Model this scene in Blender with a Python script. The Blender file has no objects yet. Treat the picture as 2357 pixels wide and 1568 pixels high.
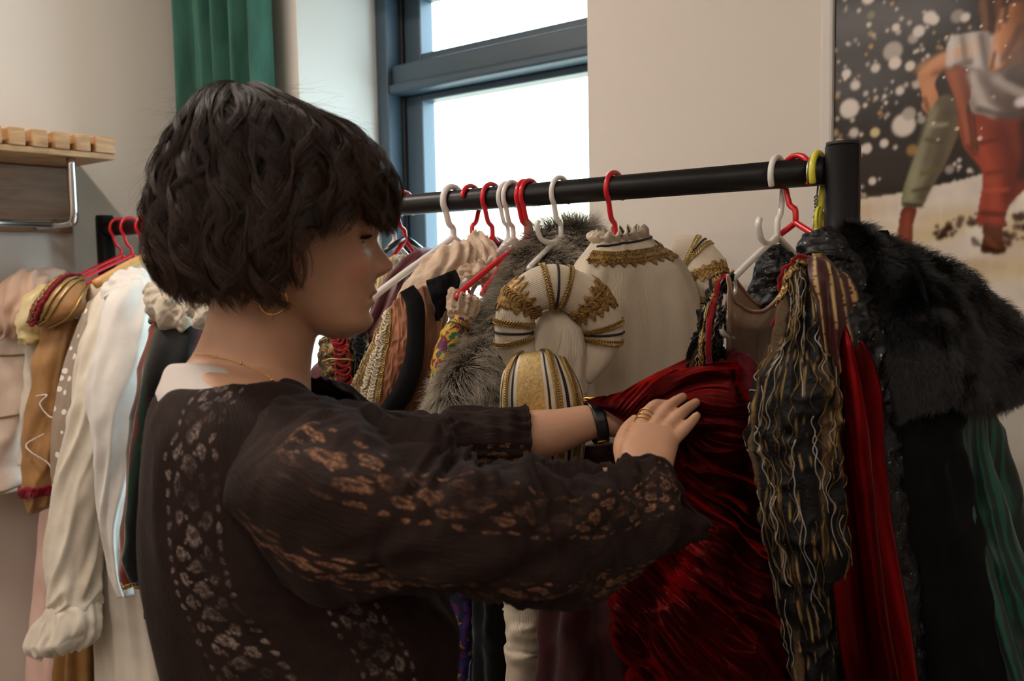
import bpy, math, random
import numpy as np
from mathutils import Vector, Matrix
random.seed(7)
RNG = np.random.default_rng(11)
scene = bpy.context.scene
COL = scene.collection
pi = math.pi

# ---------------------------------------------------------------- camera
W, H, F = 2357.0, 1568.0, 2050.0
YAW, PITCH, ROLL = math.radians(52.101), math.radians(4.677), math.radians(-1.0715)
CAM = np.array([0.0, 0.0, 1.52])
_v = np.array([-math.cos(YAW) * math.cos(PITCH), math.sin(YAW) * math.cos(PITCH), -math.sin(PITCH)])
_r = np.cross(_v, [0, 0, 1]); _r /= np.linalg.norm(_r)
_u = np.cross(_r, _v)
RIGHT = math.cos(ROLL) * _r + math.sin(ROLL) * _u
UP = -math.sin(ROLL) * _r + math.cos(ROLL) * _u
VIEW = _v
cam_data = bpy.data.cameras.new('camera')
cam_data.sensor_width = 36.0
cam_data.lens = F / W * 36.0
cam_data.clip_start = 0.02
cam_data.dof.use_dof = True
cam_data.dof.focus_distance = 1.28
cam_data.dof.aperture_fstop = 5.6
camera = bpy.data.objects.new('camera', cam_data)
M = Matrix.Identity(4)
for i in range(3):
    M[i][0], M[i][1], M[i][2], M[i][3] = RIGHT[i], UP[i], -VIEW[i], CAM[i]
camera.matrix_world = M
COL.objects.link(camera)
scene.camera = camera

# ---------------------------------------------------------------- sky, lamps, exposure
scene.view_settings.view_transform = 'Standard'
scene.view_settings.look = 'None'
scene.view_settings.gamma = 1.0
scene.view_settings.use_curve_mapping = False
scene.view_settings.exposure = 0.0
scene.cycles.use_denoising = True
scene.cycles.max_bounces = 8
scene.cycles.transparent_max_bounces = 16
scene.cycles.caustics_reflective = False
scene.cycles.caustics_refractive = False
scene.cycles.sample_clamp_indirect = 6.0
world = bpy.data.worlds.new('overcast_sky')
scene.world = world
world.use_nodes = True
bgn = world.node_tree.nodes['Background']
bgn.inputs['Color'].default_value = (0.66, 0.87, 1.0, 1)
bgn.inputs['Strength'].default_value = 11.0
LAMP_COLOR = (1.0, 0.87, 0.76)
# ceiling strip lights of the room (x, y, watts); each lamp is built with its housing further down
LAMPS = [(-2.3, -3.75, 10), (-0.8, -3.75, 10), (0.9, -3.75, 9), (-1.80, 0.36, 19), (0.1, -0.25, 2.5), (1.9, -0.25, 2.5), (-1.6, -2.0, 8), (0.1, -2.0, 5)]

# daylight portal in the window opening (only guides the sampling of the sky)
pd = bpy.data.lights.new('window_portal', 'AREA'); pd.shape = 'RECTANGLE'; pd.size, pd.size_y = 0.86, 2.0; pd.cycles.is_portal = True
portal = bpy.data.objects.new('window_portal', pd); COL.objects.link(portal)
portal.location = (-1.45, 1.98, 1.32); portal.rotation_euler = (-pi / 2, 0, 0)

# ---------------------------------------------------------------- helpers: rays and splines
def ray(x, y): return VIEW + RIGHT * ((x - W / 2) / F) - UP * ((y - H / 2) / F)
def at(x, y, d): return CAM + ray(x, y) * d
def onx(x, y, X):
    d = ray(x, y); return CAM + d * ((X - CAM[0]) / d[0])
def ony(x, y, Y):
    d = ray(x, y); return CAM + d * ((Y - CAM[1]) / d[1])
def depth(P): return float((np.asarray(P) - CAM) @ VIEW)
def proj(P):
    q = np.asarray(P, float) - CAM; z = q @ VIEW
    return np.stack([W / 2 + F * (q @ RIGHT) / z, H / 2 - F * (q @ UP) / z], -1)
def railx(px): return float(ony(px, 397 + (1890 - px) * 123 / 1645, 1.2)[0])

def spl(pts, n, closed=False):
    """Catmull-Rom through pts (k, dim), n samples"""
    p = np.asarray(pts, float); k = len(p)
    if closed:
        t = np.arange(n) / n * k; i = np.floor(t).astype(int); f = (t - i)[:, None]
        a, b, c, d = p[(i - 1) % k], p[i % k], p[(i + 1) % k], p[(i + 2) % k]
    else:
        if k == 1: return np.repeat(p, n, 0)
        t = np.linspace(0, k - 1, n); i = np.minimum(np.floor(t).astype(int), k - 2); f = (t - i)[:, None]
        ext = np.vstack([2 * p[0] - p[1], p, 2 * p[-1] - p[-2]])
        a, b, c, d = ext[i], ext[i + 1], ext[i + 2], ext[i + 3]
    return 0.5 * ((2 * b) + (c - a) * f + (2 * a - 5 * b + 4 * c - d) * f ** 2 + (3 * b - a - 3 * c + d) * f ** 3)

def nrm(a):
    a = np.asarray(a, float)
    return a / np.maximum(np.linalg.norm(a, axis=-1, keepdims=True), 1e-12)

def vn(p, seed=0):
    """value noise in -1..1, p (..., 3)"""
    p = np.asarray(p, float); i = np.floor(p).astype(np.int64); f = p - i; f = f * f * (3 - 2 * f)
    def h(dx, dy, dz):
        n = (i[..., 0] + dx) * 374761393 + (i[..., 1] + dy) * 668265263 + (i[..., 2] + dz) * 2147483647 + seed * 1274126177
        n = (n ^ (n >> 13)) * 1274126177; n = n ^ (n >> 16)
        return (n & 0xffff) / 32767.5 - 1
    x, y, z = f[..., 0], f[..., 1], f[..., 2]
    def L(a, b, t): return a + (b - a) * t
    return L(L(L(h(0,0,0), h(1,0,0), x), L(h(0,1,0), h(1,1,0), x), y), L(L(h(0,0,1), h(1,0,1), x), L(h(0,1,1), h(1,1,1), x), y), z)
def fbm(p, seed=0, o=3):
    s = 0; a = 1.0
    for k in range(o):
        s = s + a * vn(np.asarray(p) * 2 ** k, seed + k); a *= .5
    return s
def ridge(p, seed=0): return 1 - 2 * np.abs(vn(p, seed))
def P3(a, b, c=0): return np.stack(np.broadcast_arrays(a, b, c), -1).astype(float)
def sstep(a, b, x):
    t = np.clip((np.asarray(x, float) - a) / (b - a), 0, 1); return t * t * (3 - 2 * t)

# ---------------------------------------------------------------- helpers: objects
def tag(o, label=None, cat=None, group=None, kind=None):
    if label: o['label'] = label
    if cat: o['category'] = cat
    if group: o['group'] = group
    if kind: o['kind'] = kind
    return o
def empty(name, loc, label=None, cat=None, group=None):
    o = bpy.data.objects.new(name, None); COL.objects.link(o)
    o.location = Vector(loc); o.empty_display_size = .05
    return tag(o, label, cat, group)
def link(name, data, parent=None):
    o = bpy.data.objects.new(name, data); COL.objects.link(o)
    if parent is not None:
        o.parent = parent
        o.matrix_parent_inverse = world_of(parent).inverted()
    return o
def world_of(o):
    m = o.matrix_basis
    return (world_of(o.parent) @ o.matrix_parent_inverse @ m) if o.parent else m
def meshobj(name, V, faces, mat, parent=None, smooth=True, uv=None, col=None, flat_uv=None):
    me = bpy.data.meshes.new(name)
    V = np.asarray(V, float)
    me.from_pydata(V.tolist(), [], [list(map(int, f)) for f in faces] if not isinstance(faces, np.ndarray) else faces.tolist())
    if smooth: me.polygons.foreach_set('use_smooth', np.ones(len(me.polygons), bool))
    li = np.empty(len(me.loops), np.int32); me.loops.foreach_get('vertex_index', li)
    if uv is not None:
        l = me.uv_layers.new(name='uv'); l.data.foreach_set('uv', np.asarray(uv, np.float32)[li].ravel())
    if col is not None:
        a = me.color_attributes.new('col', 'FLOAT_COLOR', 'POINT')
        c = np.ones((len(V), 4), np.float32); c[:, :3] = col; a.data.foreach_set('color', c.ravel())
    if mat is not None: me.materials.append(mat)
    me.update()
    return link(name, me, parent)
def merge(parts):
    V, Fc, n = [], [], 0
    for v, f in parts:
        V.append(np.asarray(v, float)); Fc += [[int(i) + n for i in q] for q in f]; n += len(v)
    return np.vstack(V), Fc
def box(lo, hi):
    (a, b, c), (d, e, f) = lo, hi
    v = [(a,b,c),(d,b,c),(d,e,c),(a,e,c),(a,b,f),(d,b,f),(d,e,f),(a,e,f)]
    return np.array(v, float), [[0,3,2,1],[4,5,6,7],[0,1,5,4],[1,2,6,5],[2,3,7,6],[3,0,4,7]]
def bev(o, w=.003, s=2):
    m = o.modifiers.new('bevel', 'BEVEL'); m.width = w; m.segments = s; m.limit_method = 'ANGLE'; return o
def gridfaces(nu, nv, wrap=False):
    i = np.arange(nu - 1)[:, None]; j = np.arange(nv if wrap else nv - 1)[None, :]; j2 = (j + 1) % nv
    return np.stack([np.broadcast_to(x, (nu - 1, j.shape[1])) for x in (i * nv + j, i * nv + j2, (i + 1) * nv + j2, (i + 1) * nv + j)], -1).reshape(-1, 4)
def gridn(P, wrap=False):
    """normals of a grid of points (nu, nv, 3)"""
    du = np.gradient(P, axis=0)
    dv = (np.roll(P, -1, 1) - np.roll(P, 1, 1)) if wrap else np.gradient(P, axis=1)
    return nrm(np.cross(du, dv))

def tubemesh(pts, r, ns=8, closed=False, caps=True, flat=1.0):
    p = np.asarray(pts, float); n = len(p)
    t = nrm((np.roll(p, -1, 0) - np.roll(p, 1, 0)) if closed else np.gradient(p, axis=0))
    a = np.array([0.31, 0.2, 0.93]); a = a if abs(a @ t[0]) < .9 else np.array([1.0, 0.1, 0])
    N = np.zeros_like(p); N[0] = nrm(np.cross(t[0], a))
    for i in range(1, n):
        q = N[i - 1] - t[i] * (N[i - 1] @ t[i]); N[i] = nrm(q)
    B = np.cross(t, N)
    r = np.broadcast_to(np.asarray(r, float), (n,))
    ang = np.arange(ns) / ns * 2 * pi
    V = p[:, None] + r[:, None, None] * (np.cos(ang)[None, :, None] * N[:, None] + flat * np.sin(ang)[None, :, None] * B[:, None])
    fc = gridfaces(n, ns, True).tolist()
    if closed: fc += [[(n - 1) * ns + j, (n - 1) * ns + (j + 1) % ns, (j + 1) % ns, j] for j in range(ns)]
    elif caps: fc += [list(range(ns))[::-1], [(n - 1) * ns + j for j in range(ns)]]
    return V.reshape(-1, 3), fc
def tube(name, pts, r, mat, parent=None, ns=8, n=None, closed=False, **k):
    if n: pts = spl(pts, n, closed)
    v, f = tubemesh(pts, r, ns, closed, **k)
    return meshobj(name, v, f, mat, parent)

class Surf:
    """a grid surface: P (nu, nv, 3); wrap = closed around v.  pt(u, v) gives point and normal"""
    def __init__(s, P, wrap, out=None):
        s.P = P; s.wrap = wrap; s.N = gridn(P, wrap)
        if wrap:
            c = P.mean(1, keepdims=True)
            if ((P - c) * s.N).sum() < 0: s.N = -s.N
        elif out is not None and (s.N @ np.asarray(out)).sum() < 0: s.N = -s.N
    def pt(s, u, v, off=0.0):
        nu, nv = s.P.shape[:2]; u = np.asarray(u, float); v = np.asarray(v, float)
        a = np.clip(u, 0, 1) * (nu - 1); i = np.minimum(a.astype(int), nu - 2); fa = (a - i)[..., None]
        if s.wrap:
            b = (v % 1.0) * nv; j = b.astype(int) % nv; fb = (b - np.floor(b))[..., None]; j2 = (j + 1) % nv
        else:
            b = np.clip(v, 0, 1) * (nv - 1); j = np.minimum(b.astype(int), nv - 2); fb = (b - j)[..., None]; j2 = j + 1
        def g(A): return (A[i, j] * (1 - fb) + A[i, j2] * fb) * (1 - fa) + (A[i + 1, j] * (1 - fb) + A[i + 1, j2] * fb) * fa
        return g(s.P) + g(s.N) * np.asarray(off)[..., None]

def uvgrid(P):
    lu = np.concatenate([[0], np.cumsum(np.linalg.norm(np.diff(P.mean(1), axis=0), axis=1))])
    w = np.linalg.norm(np.diff(P, axis=1), axis=2).sum(1).mean() 
    nu, nv = P.shape[:2]
    return np.stack([np.broadcast_to(np.linspace(0, w, nv)[None], (nu, nv)), np.broadcast_to(lu[:, None], (nu, nv))], -1).reshape(-1, 2)

def loftP(secs, nu=60, nv=48, exp=2.0, disp=None, front_flat=1.0):
    """secs: (L, R, thick) - 3D left and right points and half thickness in metres; v: 0 left, .25 toward viewer, .5 right"""
    L = spl([s[0] for s in secs], nu); R = spl([s[1] for s in secs], nu)
    T = np.maximum(spl([[s[2]] for s in secs], nu)[:, 0], .0015)
    C = (L + R) / 2; A = (R - L) / 2
    ax = nrm(np.gradient(C, axis=0)); tv = np.cross(A, ax)
    tv = nrm(tv)
    tv *= np.sign(((CAM - C) * tv).sum(1))[:, None] + 1e-9
    th = np.arange(nv) / nv * 2 * pi
    ca, sa = -np.cos(th), np.sin(th)
    ca = np.sign(ca) * np.abs(ca) ** (2 / exp); sa = np.sign(sa) * np.abs(sa) ** (2 / exp)
    P = C[:, None] + ca[None, :, None] * A[:, None] + (sa * T[:, None])[..., None] * nrm(tv)[:, None]
    if disp is not None:
        S = Surf(P, True)
        U, V = np.meshgrid(np.linspace(0, 1, nu), np.arange(nv) / nv, indexing='ij')
        P = P + S.N * disp(U, V, P)[..., None]
    return P
def loft(name, secs, mat, parent=None, nu=60, nv=48, exp=2.0, disp=None, cap=True, colf=None, thick=0):
    P = loftP(secs, nu, nv, exp, disp)
    fc = gridfaces(nu, nv, True).tolist()
    if cap: fc += [list(range(nv))[::-1], [(nu - 1) * nv + j for j in range(nv)]]
    if np.sum(gridn(P, True) * Surf(P, True).N) > 0: fc = [q[::-1] for q in fc]
    U, V = np.meshgrid(np.linspace(0, 1, nu), np.arange(nv) / nv, indexing='ij')
    col = colf(U, V, P).reshape(-1, 3) if colf is not None else None
    o = meshobj(name, P.reshape(-1, 3), fc, mat, parent, uv=uvgrid(P), col=col)
    if thick: m = o.modifiers.new('solid', 'SOLIDIFY'); m.thickness = thick; m.offset = -1
    return o, Surf(P, True)
def patchP(grid, nu, nv):
    rows = [spl(r, nv) for r in grid]
    G = np.stack(rows)                       # k, nv, 3
    return spl(G.reshape(len(rows), -1), nu).reshape(nu, nv, 3)
def patch(name, grid, mat, parent=None, nu=60, nv=60, disp=None, thick=.002, colf=None):
    P = patchP(grid, nu, nv) if not isinstance(grid, np.ndarray) else grid
    nu, nv = P.shape[:2]
    S = Surf(P, False, out=CAM - P.mean((0, 1)))
    U, V = np.meshgrid(np.linspace(0, 1, nu), np.linspace(0, 1, nv), indexing='ij')
    if disp is not None:
        P = P + S.N * disp(U, V, P)[..., None]; S = Surf(P, False, out=CAM - P.mean((0, 1)))
    col = colf(U, V, P).reshape(-1, 3) if colf is not None else None
    fc = gridfaces(nu, nv)
    if np.sum(gridn(P) * S.N) > 0: fc = fc[:, ::-1]
    o = meshobj(name, P.reshape(-1, 3), fc, mat, parent, uv=uvgrid(P), col=col)
    if thick: m = o.modifiers.new('solid', 'SOLIDIFY'); m.thickness = thick; m.offset = -1
    return o, S

def hairobj(name, P, rad, mat, parent=None, kind=None, tip=.25):
    """P (n, k, 3) strands; rad root radius"""
    n, k = P.shape[:2]
    hc = bpy.data.hair_curves.new(name)
    hc.add_curves([k] * n)
    hc.attributes['position'].data.foreach_set('vector', P.astype(np.float32).ravel()) if 'position' in hc.attributes else hc.points.foreach_set('position', P.astype(np.float32).ravel())
    ra = hc.attributes.get('radius') or hc.attributes.new('radius', 'FLOAT', 'POINT')
    rr = np.broadcast_to(np.asarray(rad, float).reshape(-1, 1), (n, 1)) * np.linspace(1, tip, k)[None]
    ra.data.foreach_set('value', rr.astype(np.float32).ravel())
    hc.materials.append(mat)
    o = link(name, hc, parent)
    if kind: o['kind'] = kind
    return o
def furon(S, n, length, rad, mat, name, parent, flow=(0, 0, -1), lean=1.1, curl=.35, u=(0, 1), v=(0, 1), k=5, seed=1, mask=None):
    g = np.random.default_rng(seed)
    U = g.uniform(*u, n); V = g.uniform(*v, n)
    if mask is not None:
        m = mask(U, V); U, V = U[m], V[m]; n = len(U)
    p = S.pt(U, V); nn = nrm(S.pt(U, V, 1.0) - p)
    cl = fbm(p * 38, seed)[:, None]; cl2 = fbm(p * 38 + 9, seed + 5)[:, None]
    fl = np.broadcast_to(np.asarray(flow, float), nn.shape)
    fl = fl - nn * (fl * nn).sum(1, keepdims=True); side = np.cross(nn, fl)
    d0 = nrm(nn + fl * lean * .5 + side * cl * curl + g.normal(0, .16, nn.shape))
    d1 = nrm(nn * .45 + fl * lean + side * (cl2 * curl * 1.6) + g.normal(0, .22, nn.shape))
    L = length * (g.uniform(.65, 1.15, n) * (1 + .2 * cl[:, 0]))[:, None]
    t = np.linspace(0, 1, k)
    Q = p[:, None] + (d0[:, None] * (t - .5 * t ** 2)[None, :, None] + d1[:, None] * (.5 * t ** 2)[None, :, None] ) * L[:, :, None]
    return hairobj(name, Q, rad * g.uniform(.7, 1.2, n), mat, parent, kind='stuff')

# ---------------------------------------------------------------- helpers: materials
def S3(r, g, b):
    f = lambda c: (c / 255 / 12.92) if c / 255 <= .04045 else ((c / 255 + .055) / 1.055) ** 2.4
    return (f(r), f(g), f(b))
def c4(c): return (c[0], c[1], c[2], 1.0)
class NT:
    def __init__(s, name):
        s.m = bpy.data.materials.new(name); s.m.use_nodes = True; s.t = s.m.node_tree; s.n = s.t.nodes; s.l = s.t.links
        s.b = s.n['Principled BSDF']; s.out = s.n['Material Output']
    def node(s, typ, **k):
        q = s.n.new(typ)
        for a, v in k.items():
            if a in q.inputs: s.set(q.inputs[a], v)
            else: setattr(q, a, v)
        return q
    def set(s, inp, v):
        if hasattr(v, 'is_output') and v.is_output: s.l.new(v, inp)
        elif hasattr(v, 'outputs'): s.l.new(v.outputs[0], inp)
        else:
            if isinstance(v, (tuple, list)) and len(v) == 3 and inp.type == 'RGBA': v = c4(v)
            inp.default_value = v
    def ps(s, **k):
        for a, v in k.items(): s.set(s.b.inputs[a.replace('_', ' ')], v)
    def coord(s, kind='UV', scale=(1, 1, 1), rot=(0, 0, 0)):
        tc = s.node('ShaderNodeTexCoord'); mp = s.node('ShaderNodeMapping')
        s.l.new(tc.outputs[kind], mp.inputs['Vector']); mp.inputs['Scale'].default_value = scale; mp.inputs['Rotation'].default_value = rot
        return mp.outputs[0]
    def noise(s, vec, scale, detail=3, rough=.5, dist=0):
        q = s.node('ShaderNodeTexNoise'); s.l.new(vec, q.inputs['Vector'])
        q.inputs['Scale'].default_value = scale; q.inputs['Detail'].default_value = detail; q.inputs['Roughness'].default_value = rough; q.inputs['Distortion'].default_value = dist
        return q.outputs['Fac']
    def ramp(s, fac, stops):
        q = s.node('ShaderNodeValToRGB'); s.l.new(fac, q.inputs[0]); e = q.color_ramp.elements
        while len(e) < len(stops): e.new(.5)
        for i, (p, c) in enumerate(stops):
            e[i].position = p; e[i].color = c4(c) if not np.isscalar(c) else (c, c, c, 1)
        return q.outputs[0]
    def mix(s, f, a, b):
        q = s.node('ShaderNodeMix', data_type='RGBA')
        s.set(q.inputs[0], f); s.set(q.inputs[6], a); s.set(q.inputs[7], b); return q.outputs[2]
    def math(s, op, a, b=0.0, c=None):
        q = s.node('ShaderNodeMath', operation=op); s.set(q.inputs[0], a); s.set(q.inputs[1], b)
        if c is not None: s.set(q.inputs[2], c)
        return q.outputs[0]
    def bump(s, h, strength=.3, dist=.002, nin=None):
        q = s.node('ShaderNodeBump'); s.l.new(h, q.inputs['Height']); q.inputs['Strength'].default_value = strength; q.inputs['Distance'].default_value = dist
        if nin is not None: s.l.new(nin, q.inputs['Normal'])
        s.l.new(q.outputs[0], s.b.inputs['Normal']); return q.outputs[0]

def fabric(name, c1, c2=None, scale=14, rough=.75, sheen=.0, spec=.25, metal=0.0, coat=0.0, weave=0, bump=.25, bscale=60, aniso=(1, 1, 1), stops=(.35, .65), dist=0, vcol=False, alpha=None, bd=.002, sheen_tint=None, sss=0):
    t = NT(name); uv = t.coord('UV', aniso); 
    if vcol:
        base = t.node('ShaderNodeAttribute', attribute_name='col').outputs['Color']
        if c2 is not None:
            base = t.mix(t.ramp(t.noise(uv, scale, 4), [(stops[0], 0.0), (stops[1], 1.0)]), base, c2)
    elif c2 is not None:
        base = t.ramp(t.noise(uv, scale, 4, .55, dist), [(stops[0], c1), (stops[1], c2)])
    else: base = c1
    t.ps(Base_Color=base, Roughness=rough, Metallic=metal, Specular_IOR_Level=spec, Sheen_Weight=sheen, Coat_Weight=coat)
    if sheen_tint: t.ps(Sheen_Tint=sheen_tint)
    if sheen: t.ps(Sheen_Roughness=.4)
    h = t.noise(uv, bscale, 3)
    if weave:
        w = t.node('ShaderNodeTexWave', wave_type='BANDS', bands_direction='X'); t.l.new(uv, w.inputs['Vector']); w.inputs['Scale'].default_value = weave; w.inputs['Distortion'].default_value = 1.5
        h = t.math('ADD', t.math('MULTIPLY', h, .6), t.math('MULTIPLY', w.outputs['Fac'], .4))
    t.bump(h, bump, bd)
    if alpha is not None: t.ps(Alpha=alpha)
    return t.m
def plain(name, c, rough=.5, metal=0.0, spec=.5, coat=0.0, trans=0.0):
    t = NT(name); t.ps(Base_Color=c, Roughness=rough, Metallic=metal, Specular_IOR_Level=spec, Coat_Weight=coat, Transmission_Weight=trans); return t.m
def wood(name, c1, c2, scale=(3, 30, 30)):
    t = NT(name); v = t.coord('Object', scale); n = t.noise(v, 2.2, 4, .6, .6)
    t.ps(Base_Color=t.ramp(n, [(.3, c1), (.7, c2)]), Roughness=.5); t.bump(n, .15, .001); return t.m
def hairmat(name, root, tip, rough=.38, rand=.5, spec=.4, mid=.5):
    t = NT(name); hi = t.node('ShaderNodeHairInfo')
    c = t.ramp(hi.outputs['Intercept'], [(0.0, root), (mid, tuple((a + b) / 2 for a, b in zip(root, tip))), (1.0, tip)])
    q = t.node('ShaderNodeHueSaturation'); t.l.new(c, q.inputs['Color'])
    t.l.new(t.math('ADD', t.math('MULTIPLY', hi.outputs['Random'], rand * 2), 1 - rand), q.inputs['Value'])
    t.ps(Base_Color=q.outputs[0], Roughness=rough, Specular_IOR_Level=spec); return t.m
# ================================================================ the room
XL, YB, XR, YF, ZC = -2.371, 1.55, 3.2, -4.6, 2.9
WX0, WX1, WZ0, WZ1 = -1.9, -1.0, .28, 2.36       # window opening
YW = 1.86                                        # plane of the window frame
def paint(name, c):
    t = NT(name); n = t.noise(t.coord('Object'), 220, 3)
    t.ps(Base_Color=c, Roughness=.62, Specular_IOR_Level=.25); t.bump(n, .06, .001); return t.m
M_wall = paint('wall_paint', S3(214, 207, 198))
M_ceil = paint('ceiling_paint', S3(235, 232, 226))
M_floor = wood('floor_vinyl', S3(84, 68, 56), S3(102, 84, 70), (2, 14, 2))
M_trim = plain('white_gloss_paint', S3(232, 230, 226), .35)
def structure(name, parts, m, parent=None):
    v, f = merge(parts) if isinstance(parts, list) else parts
    o = meshobj(name, v, f, m, parent, smooth=False)
    if parent is None: o['kind'] = 'structure'
    return o
structure('floor', box((XL - .1, YF - .1, -.1), (XR + .1, YB + .42, 0)), M_floor)
structure('ceiling', box((XL - .1, YF - .1, ZC), (XR + .1, YB + .42, ZC + .1)), M_ceil)
structure('wall_left', box((XL - .1, YF - .1, 0), (XL, YB + .42, ZC)), M_wall)
structure('wall_right', box((XR, YF - .1, 0), (XR + .1, YB + .42, ZC)), M_wall)
structure('wall_front', box((XL, YF - .1, 0), (XR, YF, ZC)), M_wall)
wb = structure('wall_back', [box((XL, YB, 0), (WX0, YB + .42, ZC)), box((WX1, YB, 0), (XR, YB + .42, ZC)),
                             box((WX0, YB, 0), (WX1, YB + .42, WZ0)), box((WX0, YB, WZ1), (WX1, YB + .42, ZC))], M_wall)
for nm, lo, hi in (('baseboard_back', (XL, YB - .015, 0), (XR, YB, .11)), ('baseboard_left', (XL, YF, 0), (XL + .015, YB - .015, .11))):
    bev(structure(nm, box(lo, hi), M_trim), .004)
# window: dark blue-grey aluminium frame, transom, inner sashes with panes
M_alu = plain('powder_coated_aluminium', S3(58, 74, 86), .42, .0, .5)
M_gasket = plain('black_gasket', S3(22, 24, 27), .6)
tg = NT('window_glass'); tr = tg.node('ShaderNodeBsdfTransparent'); gl = tg.node('ShaderNodeBsdfGlossy'); gl.inputs['Roughness'].default_value = .02
tr.inputs['Color'].default_value = (.96, .985, .985, 1)
mx = tg.node('ShaderNodeMixShader'); mx.inputs[0].default_value = .05; tg.l.new(tr.outputs[0], mx.inputs[1]); tg.l.new(gl.outputs[0], mx.inputs[2]); tg.l.new(mx.outputs[0], tg.out.inputs['Surface'])
win = empty('window_1', ((WX0 + WX1) / 2, YW, WZ0)); win['kind'] = 'structure'
fw = .045
def wpart(name, lo, hi, m, b=.004):
    return bev(meshobj(name, *box(lo, hi), m, win, smooth=False), b)
wpart('frame', (WX0, YW - .03, WZ0), (WX0 + fw, YW + .09, WZ1), M_alu)
wpart('frame', (WX1 - .3, YW - .03, WZ0), (WX1, YW + .09, WZ1), M_alu).location = (.25, 0, 0)
wpart('frame', (WX0 + fw, YW - .03, WZ1 - .06), (WX1, YW + .09, WZ1), M_alu)
wpart('frame', (WX0 + fw, YW - .03, WZ0), (WX1, YW + .09, WZ0 + .06), M_alu)
wpart('transom', (WX0 + fw, YW - .012, 2.045), (WX1, YW + .09, 2.10), M_alu)
wpart('transom_lip', (WX0 + fw, YW - .03, 2.018), (WX1, YW + .05, 2.045), M_alu, .008)
for z0, z1 in ((WZ0 + .06, 2.018), (2.10, WZ1 - .06)):
    x0, x1 = WX0 + fw, WX1
    wpart('gasket', (x0, YW + .02, z0), (x0 + .012, YW + .05, z1), M_gasket, .002)
    wpart('sash', (x0 + .012, YW + .03, z0), (x0 + .075, YW + .085, z1), M_alu)
    wpart('sash', (x0 + .075, YW + .03, z1 - .02), (x1, YW + .085, z1), M_alu)
    wpart('sash', (x0 + .075, YW + .03, z0), (x1, YW + .085, z0 + .03), M_alu)
    meshobj('pane', *box((x0 + .07, YW + .052, z0 + .02), (x1, YW + .058, z1 - .01)), tg.m, win, smooth=False)
bev(structure('trim_1', box((WX0 + .002, YB - .03, WZ0 - .025), (WX1 - .002, YW - .032, WZ0 + .002)), M_trim), .006)
# neighbouring building seen through the bright window
bld = empty('building', (-4.4, 9.0, 0), 'pale sunlit building with chimney seen through the bright window', 'building')
M_render = plain('pale_render', S3(225, 205, 170), .8); M_stone = plain('grey_stone', S3(190, 185, 178), .8)
structure('wall', box((-9, 9, -3), (2.0, 13, 2.35)), M_render, bld)
structure('parapet', box((-9, 8.9, 2.35), (2.0, 9.2, 2.5)), M_stone, bld)
structure('chimney', [box((-5.15, 9.2, 2.5), (-4.45, 9.9, 3.35)), box((-5.25, 9.1, 3.35), (-4.35, 10.0, 3.5))], M_stone, bld)
structure('ground_outside', box((-14, YB + .6, -3.2), (10, 16, -3)), M_stone)

# ceiling strip lights (the room's own lamps)
M_house = plain('white_lamp_housing', S3(230, 230, 228), .4)
te = NT('lamp_diffuser'); te.ps(Emission_Color=LAMP_COLOR, Emission_Strength=14.0, Base_Color=(.9, .9, .9))
for i, (x, y, watts) in enumerate(LAMPS):
    e = empty('ceiling_light', (x, y, ZC), 'white linear ceiling strip light out of frame', 'ceiling light', 'linear ceiling lights of the room')
    bev(meshobj('housing', *box((x - .62, y - .05, ZC - .05), (x + .62, y + .05, ZC)), M_house, e, smooth=False), .006)
    meshobj('diffuser', *box((x - .6, y - .04, ZC - .075), (x + .6, y + .04, ZC - .05)), te.m, e, smooth=False)
    ld = bpy.data.lights.new('strip_light', 'AREA'); ld.shape = 'RECTANGLE'; ld.size, ld.size_y = 1.2, .08
    ld.energy = watts; ld.color = LAMP_COLOR
    lo = bpy.data.objects.new('strip_light', ld); COL.objects.link(lo); lo.location = (x, y, ZC - .085)

# green curtain hanging between the room corner and the window reveal
M_cur = fabric('green_linen', S3(40, 80, 68), S3(60, 106, 92), 30, .85, .3, weave=160, bump=.25, aniso=(1, .12, 1))
cur = empty('curtain', (-2.12, 1.5, .1), 'dark green curtain gathered in folds beside the window', 'curtain')
xs = np.linspace(-2.352, -1.93, 200); zs = np.linspace(.12, 2.62, 30)
X, Z = np.meshgrid(xs, zs)
ph = (X + 2.352) / .422
Y = 1.478 + .032 * np.sin(ph * 2 * pi * 5 + .8 * np.sin(ph * 9) + .25 * np.sin(Z * 2.1)) + .012 * np.sin(ph * 2 * pi * 11 + Z)
patch('cloth', np.stack([X + .006 * np.sin(Z * 3 + ph * 7), Y, Z], -1), M_cur, cur, thick=.003)
tube('pole', [(-2.365, 1.48, 2.66), (-.8, 1.48, 2.66)], .014, M_gasket, cur)
for k in range(6):
    a = np.linspace(0, 2 * pi, 17)[:-1]; x = -2.33 + k * .077
    tube('ring', np.stack([np.full(16, x), 1.48 + .022 * np.cos(a), 2.652 + .022 * np.sin(a)], -1), .003, M_gasket, cur, 6, closed=True)

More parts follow.
